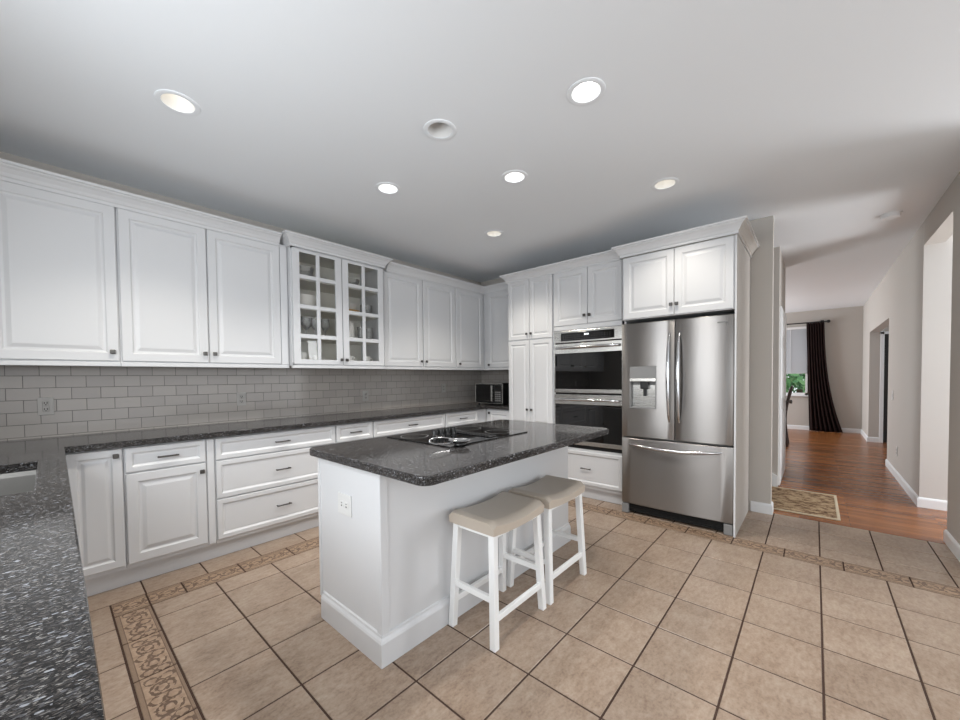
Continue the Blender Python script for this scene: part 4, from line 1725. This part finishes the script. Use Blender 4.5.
dish('glass_bowl', BOWL(0.10, 0.12), -1.80, YS - 0.02, S3, 'gware', 'clear glass bowl on the top shelf behind the left glazed door', 'bowl', gg)
dish('glass_bowl', BOWL(0.10, 0.10), -1.33, YS - 0.02, S3, 'gware', 'clear glass bowl on the top shelf behind the right glazed door', 'bowl', gg)
dish('serving_bowl', BOWL(0.13, 0.125), -1.79, YS, S2, 'cer', 'big white serving bowl on the second shelf from the top', 'bowl', gg)
o = dish('serving_plate', [(0, 0), (0.06, 0), (0.065, 0.004), (0.10, 0.03), (0.11, 0.05), (0.105, 0.05), (0.095, 0.032), (0, 0.02)], -1.33, YS, S2, 'amber', 'amber dish under the white teacup on the second shelf', 'dish', gg)
dish('teacup', BOWL(0.06, 0.075), -1.31, YS, S2 + 0.046, 'cer', 'white teacup resting in the amber dish', 'cup', gg, [(0.05, 0, 0.06), (0.085, 0, 0.062), (0.09, 0, 0.04), (0.07, 0, 0.022), (0.045, 0, 0.025)])
dish('glass_teapot', MUG(0.06, 0.13), -1.135, YS - 0.01, S2, 'gware', 'clear glass teapot with round handle on the second shelf', 'teapot', gg, [(-0.035, -0.045, 0.11), (-0.06, -0.075, 0.11), (-0.068, -0.085, 0.07), (-0.06, -0.075, 0.03), (-0.035, -0.045, 0.03)], 'cer')
for i, x in enumerate((-1.87, -1.78, -1.69, -1.60)):
    dish('wine_glass', GOB(0.042, 0.19), x, YS - 0.03, S1, 'gware', 'stemmed glass on the third shelf behind the left glazed door', 'glass', 'stemmed glasses on the third shelf')
dish('storage_jar', [(0, 0), (0.07, 0), (0.072, 0.01), (0.072, 0.17), (0.06, 0.19), (0.05, 0.19), (0.05, 0.2), (0, 0.2)], -1.36, YS - 0.01, S1, 'cer', 'cream storage jar on the third shelf behind the right glazed door', 'jar', gg)
for i, x in enumerate((-1.21, -1.12)):
    dish('tumbler', TUM(0.04, 0.15), x, YS - 0.03, S1, 'gware', 'tall clear tumbler on the third shelf beside the cream jar', 'glass', 'tumblers on the third shelf')
dish('mug', MUG(0.045, 0.10), -1.84, YS - 0.05, S0, 'cer', 'white mug on the bottom shelf farthest from the door knobs, left door', 'mug', gg, MH(0.045, 0.10))
dish('mug', MUG(0.042, 0.085), -1.68, YS - 0.02, S0, 'cer', 'white mug on the bottom shelf behind the middle of the left glazed door', 'mug', gg, MH(0.042, 0.085))
dish('mug', MUG(0.045, 0.085), -1.36, YS - 0.05, S0, 'cer', 'white mug on the bottom shelf nearest the right glazed door knob', 'mug', gg, MH(0.045, 0.085))
dish('mug', MUG(0.043, 0.085), -1.17, YS - 0.05, S0, 'cer', 'white mug on the bottom shelf at the corner-side end', 'mug', gg, MH(0.043, 0.085))

# ------------------------------------------------------------------ hall and dining room things
c = thing('rug', (1.6, -0.40, 0), 'small beige and brown patterned rug on the wooden hall floor', 'rug')
b = bmesh.new()
bm_box(b, (1.175, -0.755, 0.001), (2.03, 0.04, 0.010), 0.002)
obj('pile', b, M['rug'], c)
b = bmesh.new()
for lo, hi in (((1.155, -0.775, 0.001), (2.05, -0.753, 0.011)), ((1.155, 0.038, 0.001), (2.05, 0.06, 0.011)), ((1.155, -0.755, 0.001), (1.177, 0.04, 0.011)), ((2.028, -0.755, 0.001), (2.05, 0.04, 0.011))):
    bm_box(b, lo, hi, 0.002)
obj('binding', b, M['rug_edge'], c)

c = thing('curtain_rod', (8.0, 0.1, 2.44), 'black curtain rod with ball finial above the far window', 'curtain rod')
b = bmesh.new()
tube(b, [(8.0, -0.78, 2.44), (8.0, 0.95, 2.44)], 0.014, 10)
obj('rod', b, M['black'], c, True)
b = bmesh.new()
bmesh.ops.create_uvsphere(b, u_segments=16, v_segments=10, radius=0.034, matrix=Matrix.Translation((8.0, -0.81, 2.44)))
obj('finial', b, M['black'], c, True)
b = bmesh.new()
bm_box(b, (8.0, -0.72, 2.43), (8.1, -0.70, 2.45))
bm_box(b, (8.08, -0.74, 2.40), (8.1, -0.68, 2.48))
obj('bracket', b, M['black'], c)
# curtain swept wider at the floor
b = bmesh.new()
nu, nz_ = 60, 30
gd = {}
for j in range(nz_ + 1):
    t = j / nz_
    z = 2.425 * (1 - t) + 0.006 * t
    y0_ = -0.44 - 0.07 * t
    y1_ = -0.74 - 0.06 * t - 0.26 * t ** 2.6
    for i in range(nu + 1):
        s = i / nu
        amp = 0.028 + 0.012 * t
        gd[i, j] = b.verts.new((8.0 + amp * math.sin(s * 7 * 2 * math.pi + 0.5 * t) - 0.03 * t * s, y0_ + (y1_ - y0_) * s, z))
for i in range(nu):
    for j in range(nz_):
        b.faces.new((gd[i, j], gd[i + 1, j], gd[i + 1, j + 1], gd[i, j + 1]))
o = obj('curtain', b, M['curtain'], origin=(8.0, -0.6, 0.0), smooth=True)
md = o.modifiers.new('thick', 'SOLIDIFY')
md.thickness = 0.004
tag(o, 'dark brown curtain hanging beside the far window and spreading on the floor', 'curtain')

# dining chair, back towards the hall
c = thing('dining_chair', (5.45, -0.02, 0), 'dark wooden dining chair half hidden behind the hall door', 'chair')
for x in (5.25, 5.66):
    b = bmesh.new()
    pth = smooth_path([(x, -0.235, 0.0), (x, -0.205, 0.22), (x, -0.190, 0.46), (x, -0.205, 0.66), (x, -0.240, 0.86), (x, -0.285, 1.05)], 4)
    tube(b, pth, 0.021, 8)
    obj('rear_leg', b, M['dwood'], c, True)
    b = bmesh.new()
    tube(b, [(x, 0.21, 0), (x, 0.21, 0.44)], [0.016, 0.022], 8)
    obj('front_leg', b, M['dwood'], c, True)
b = bmesh.new()
bm_box(b, (5.22, -0.20, 0.43), (5.69, 0.25, 0.475), 0.012)
obj('seat', b, M['dwood'], c)
b = bmesh.new()
for k in range(6):
    y = -0.200 - 0.018 * k
    z = 0.62 + 0.085 * k
    if k in (0, 5):
        bm_box(b, (5.25, y - 0.012, z - 0.03), (5.66, y + 0.012, z + 0.03))
for k in range(5):
    x = 5.32 + 0.068 * k
    tube(b, [(x, -0.203, 0.63), (x, -0.240, 0.86), (x, -0.285, 1.03)], 0.011, 6)
obj('backrest', b, M['dwood'], c)

# garden beyond the window
bm = bmesh.new()
bm_box(bm, (8.4, -12, -1.3), (40, 14, -1.25))
o = obj('lawn', bm, M['lawn'], origin=(20, 0, -1.25))
tag(o, 'green lawn outside the far window', 'grass', None, 'stuff')


def tree(x, y, r, zc, label):
    t = thing('leafy_tree', (x, y, -1.25), label, 'tree', 'trees outside the far window')
    b = bmesh.new()
    tube(b, [(x, y, -1.24), (x + 0.05, y, zc)], [0.16, 0.08], 10)
    obj('trunk', b, M['bark'], t, True)
    b = bmesh.new()
    for k in range(900):
        d = Vector((random.gauss(0, 1), random.gauss(0, 1), random.gauss(0, 1))).normalized() * r * random.uniform(0.45, 1.0)
        p_ = Vector((x, y, zc)) + Vector((d.x, d.y, d.z * 1.1))
        a = Vector((random.gauss(0, 1), random.gauss(0, 1), random.gauss(0, 1))).normalized()
        e = a.orthogonal().normalized()
        s = random.uniform(0.10, 0.2)
        q = [p_ - a * s, p_ + e * s * 0.5, p_ + a * s, p_ - e * s * 0.5]
        b.faces.new([b.verts.new(v_) for v_ in q])
    obj('foliage', b, M['leaf'], t)


tree(14.0, -0.2, 1.5, 0.75, 'green leafy tree seen through the uncovered foot of the far window, nearer')
tree(17.5, 0.9, 1.8, 1.05, 'green leafy tree seen through the far window, further back')
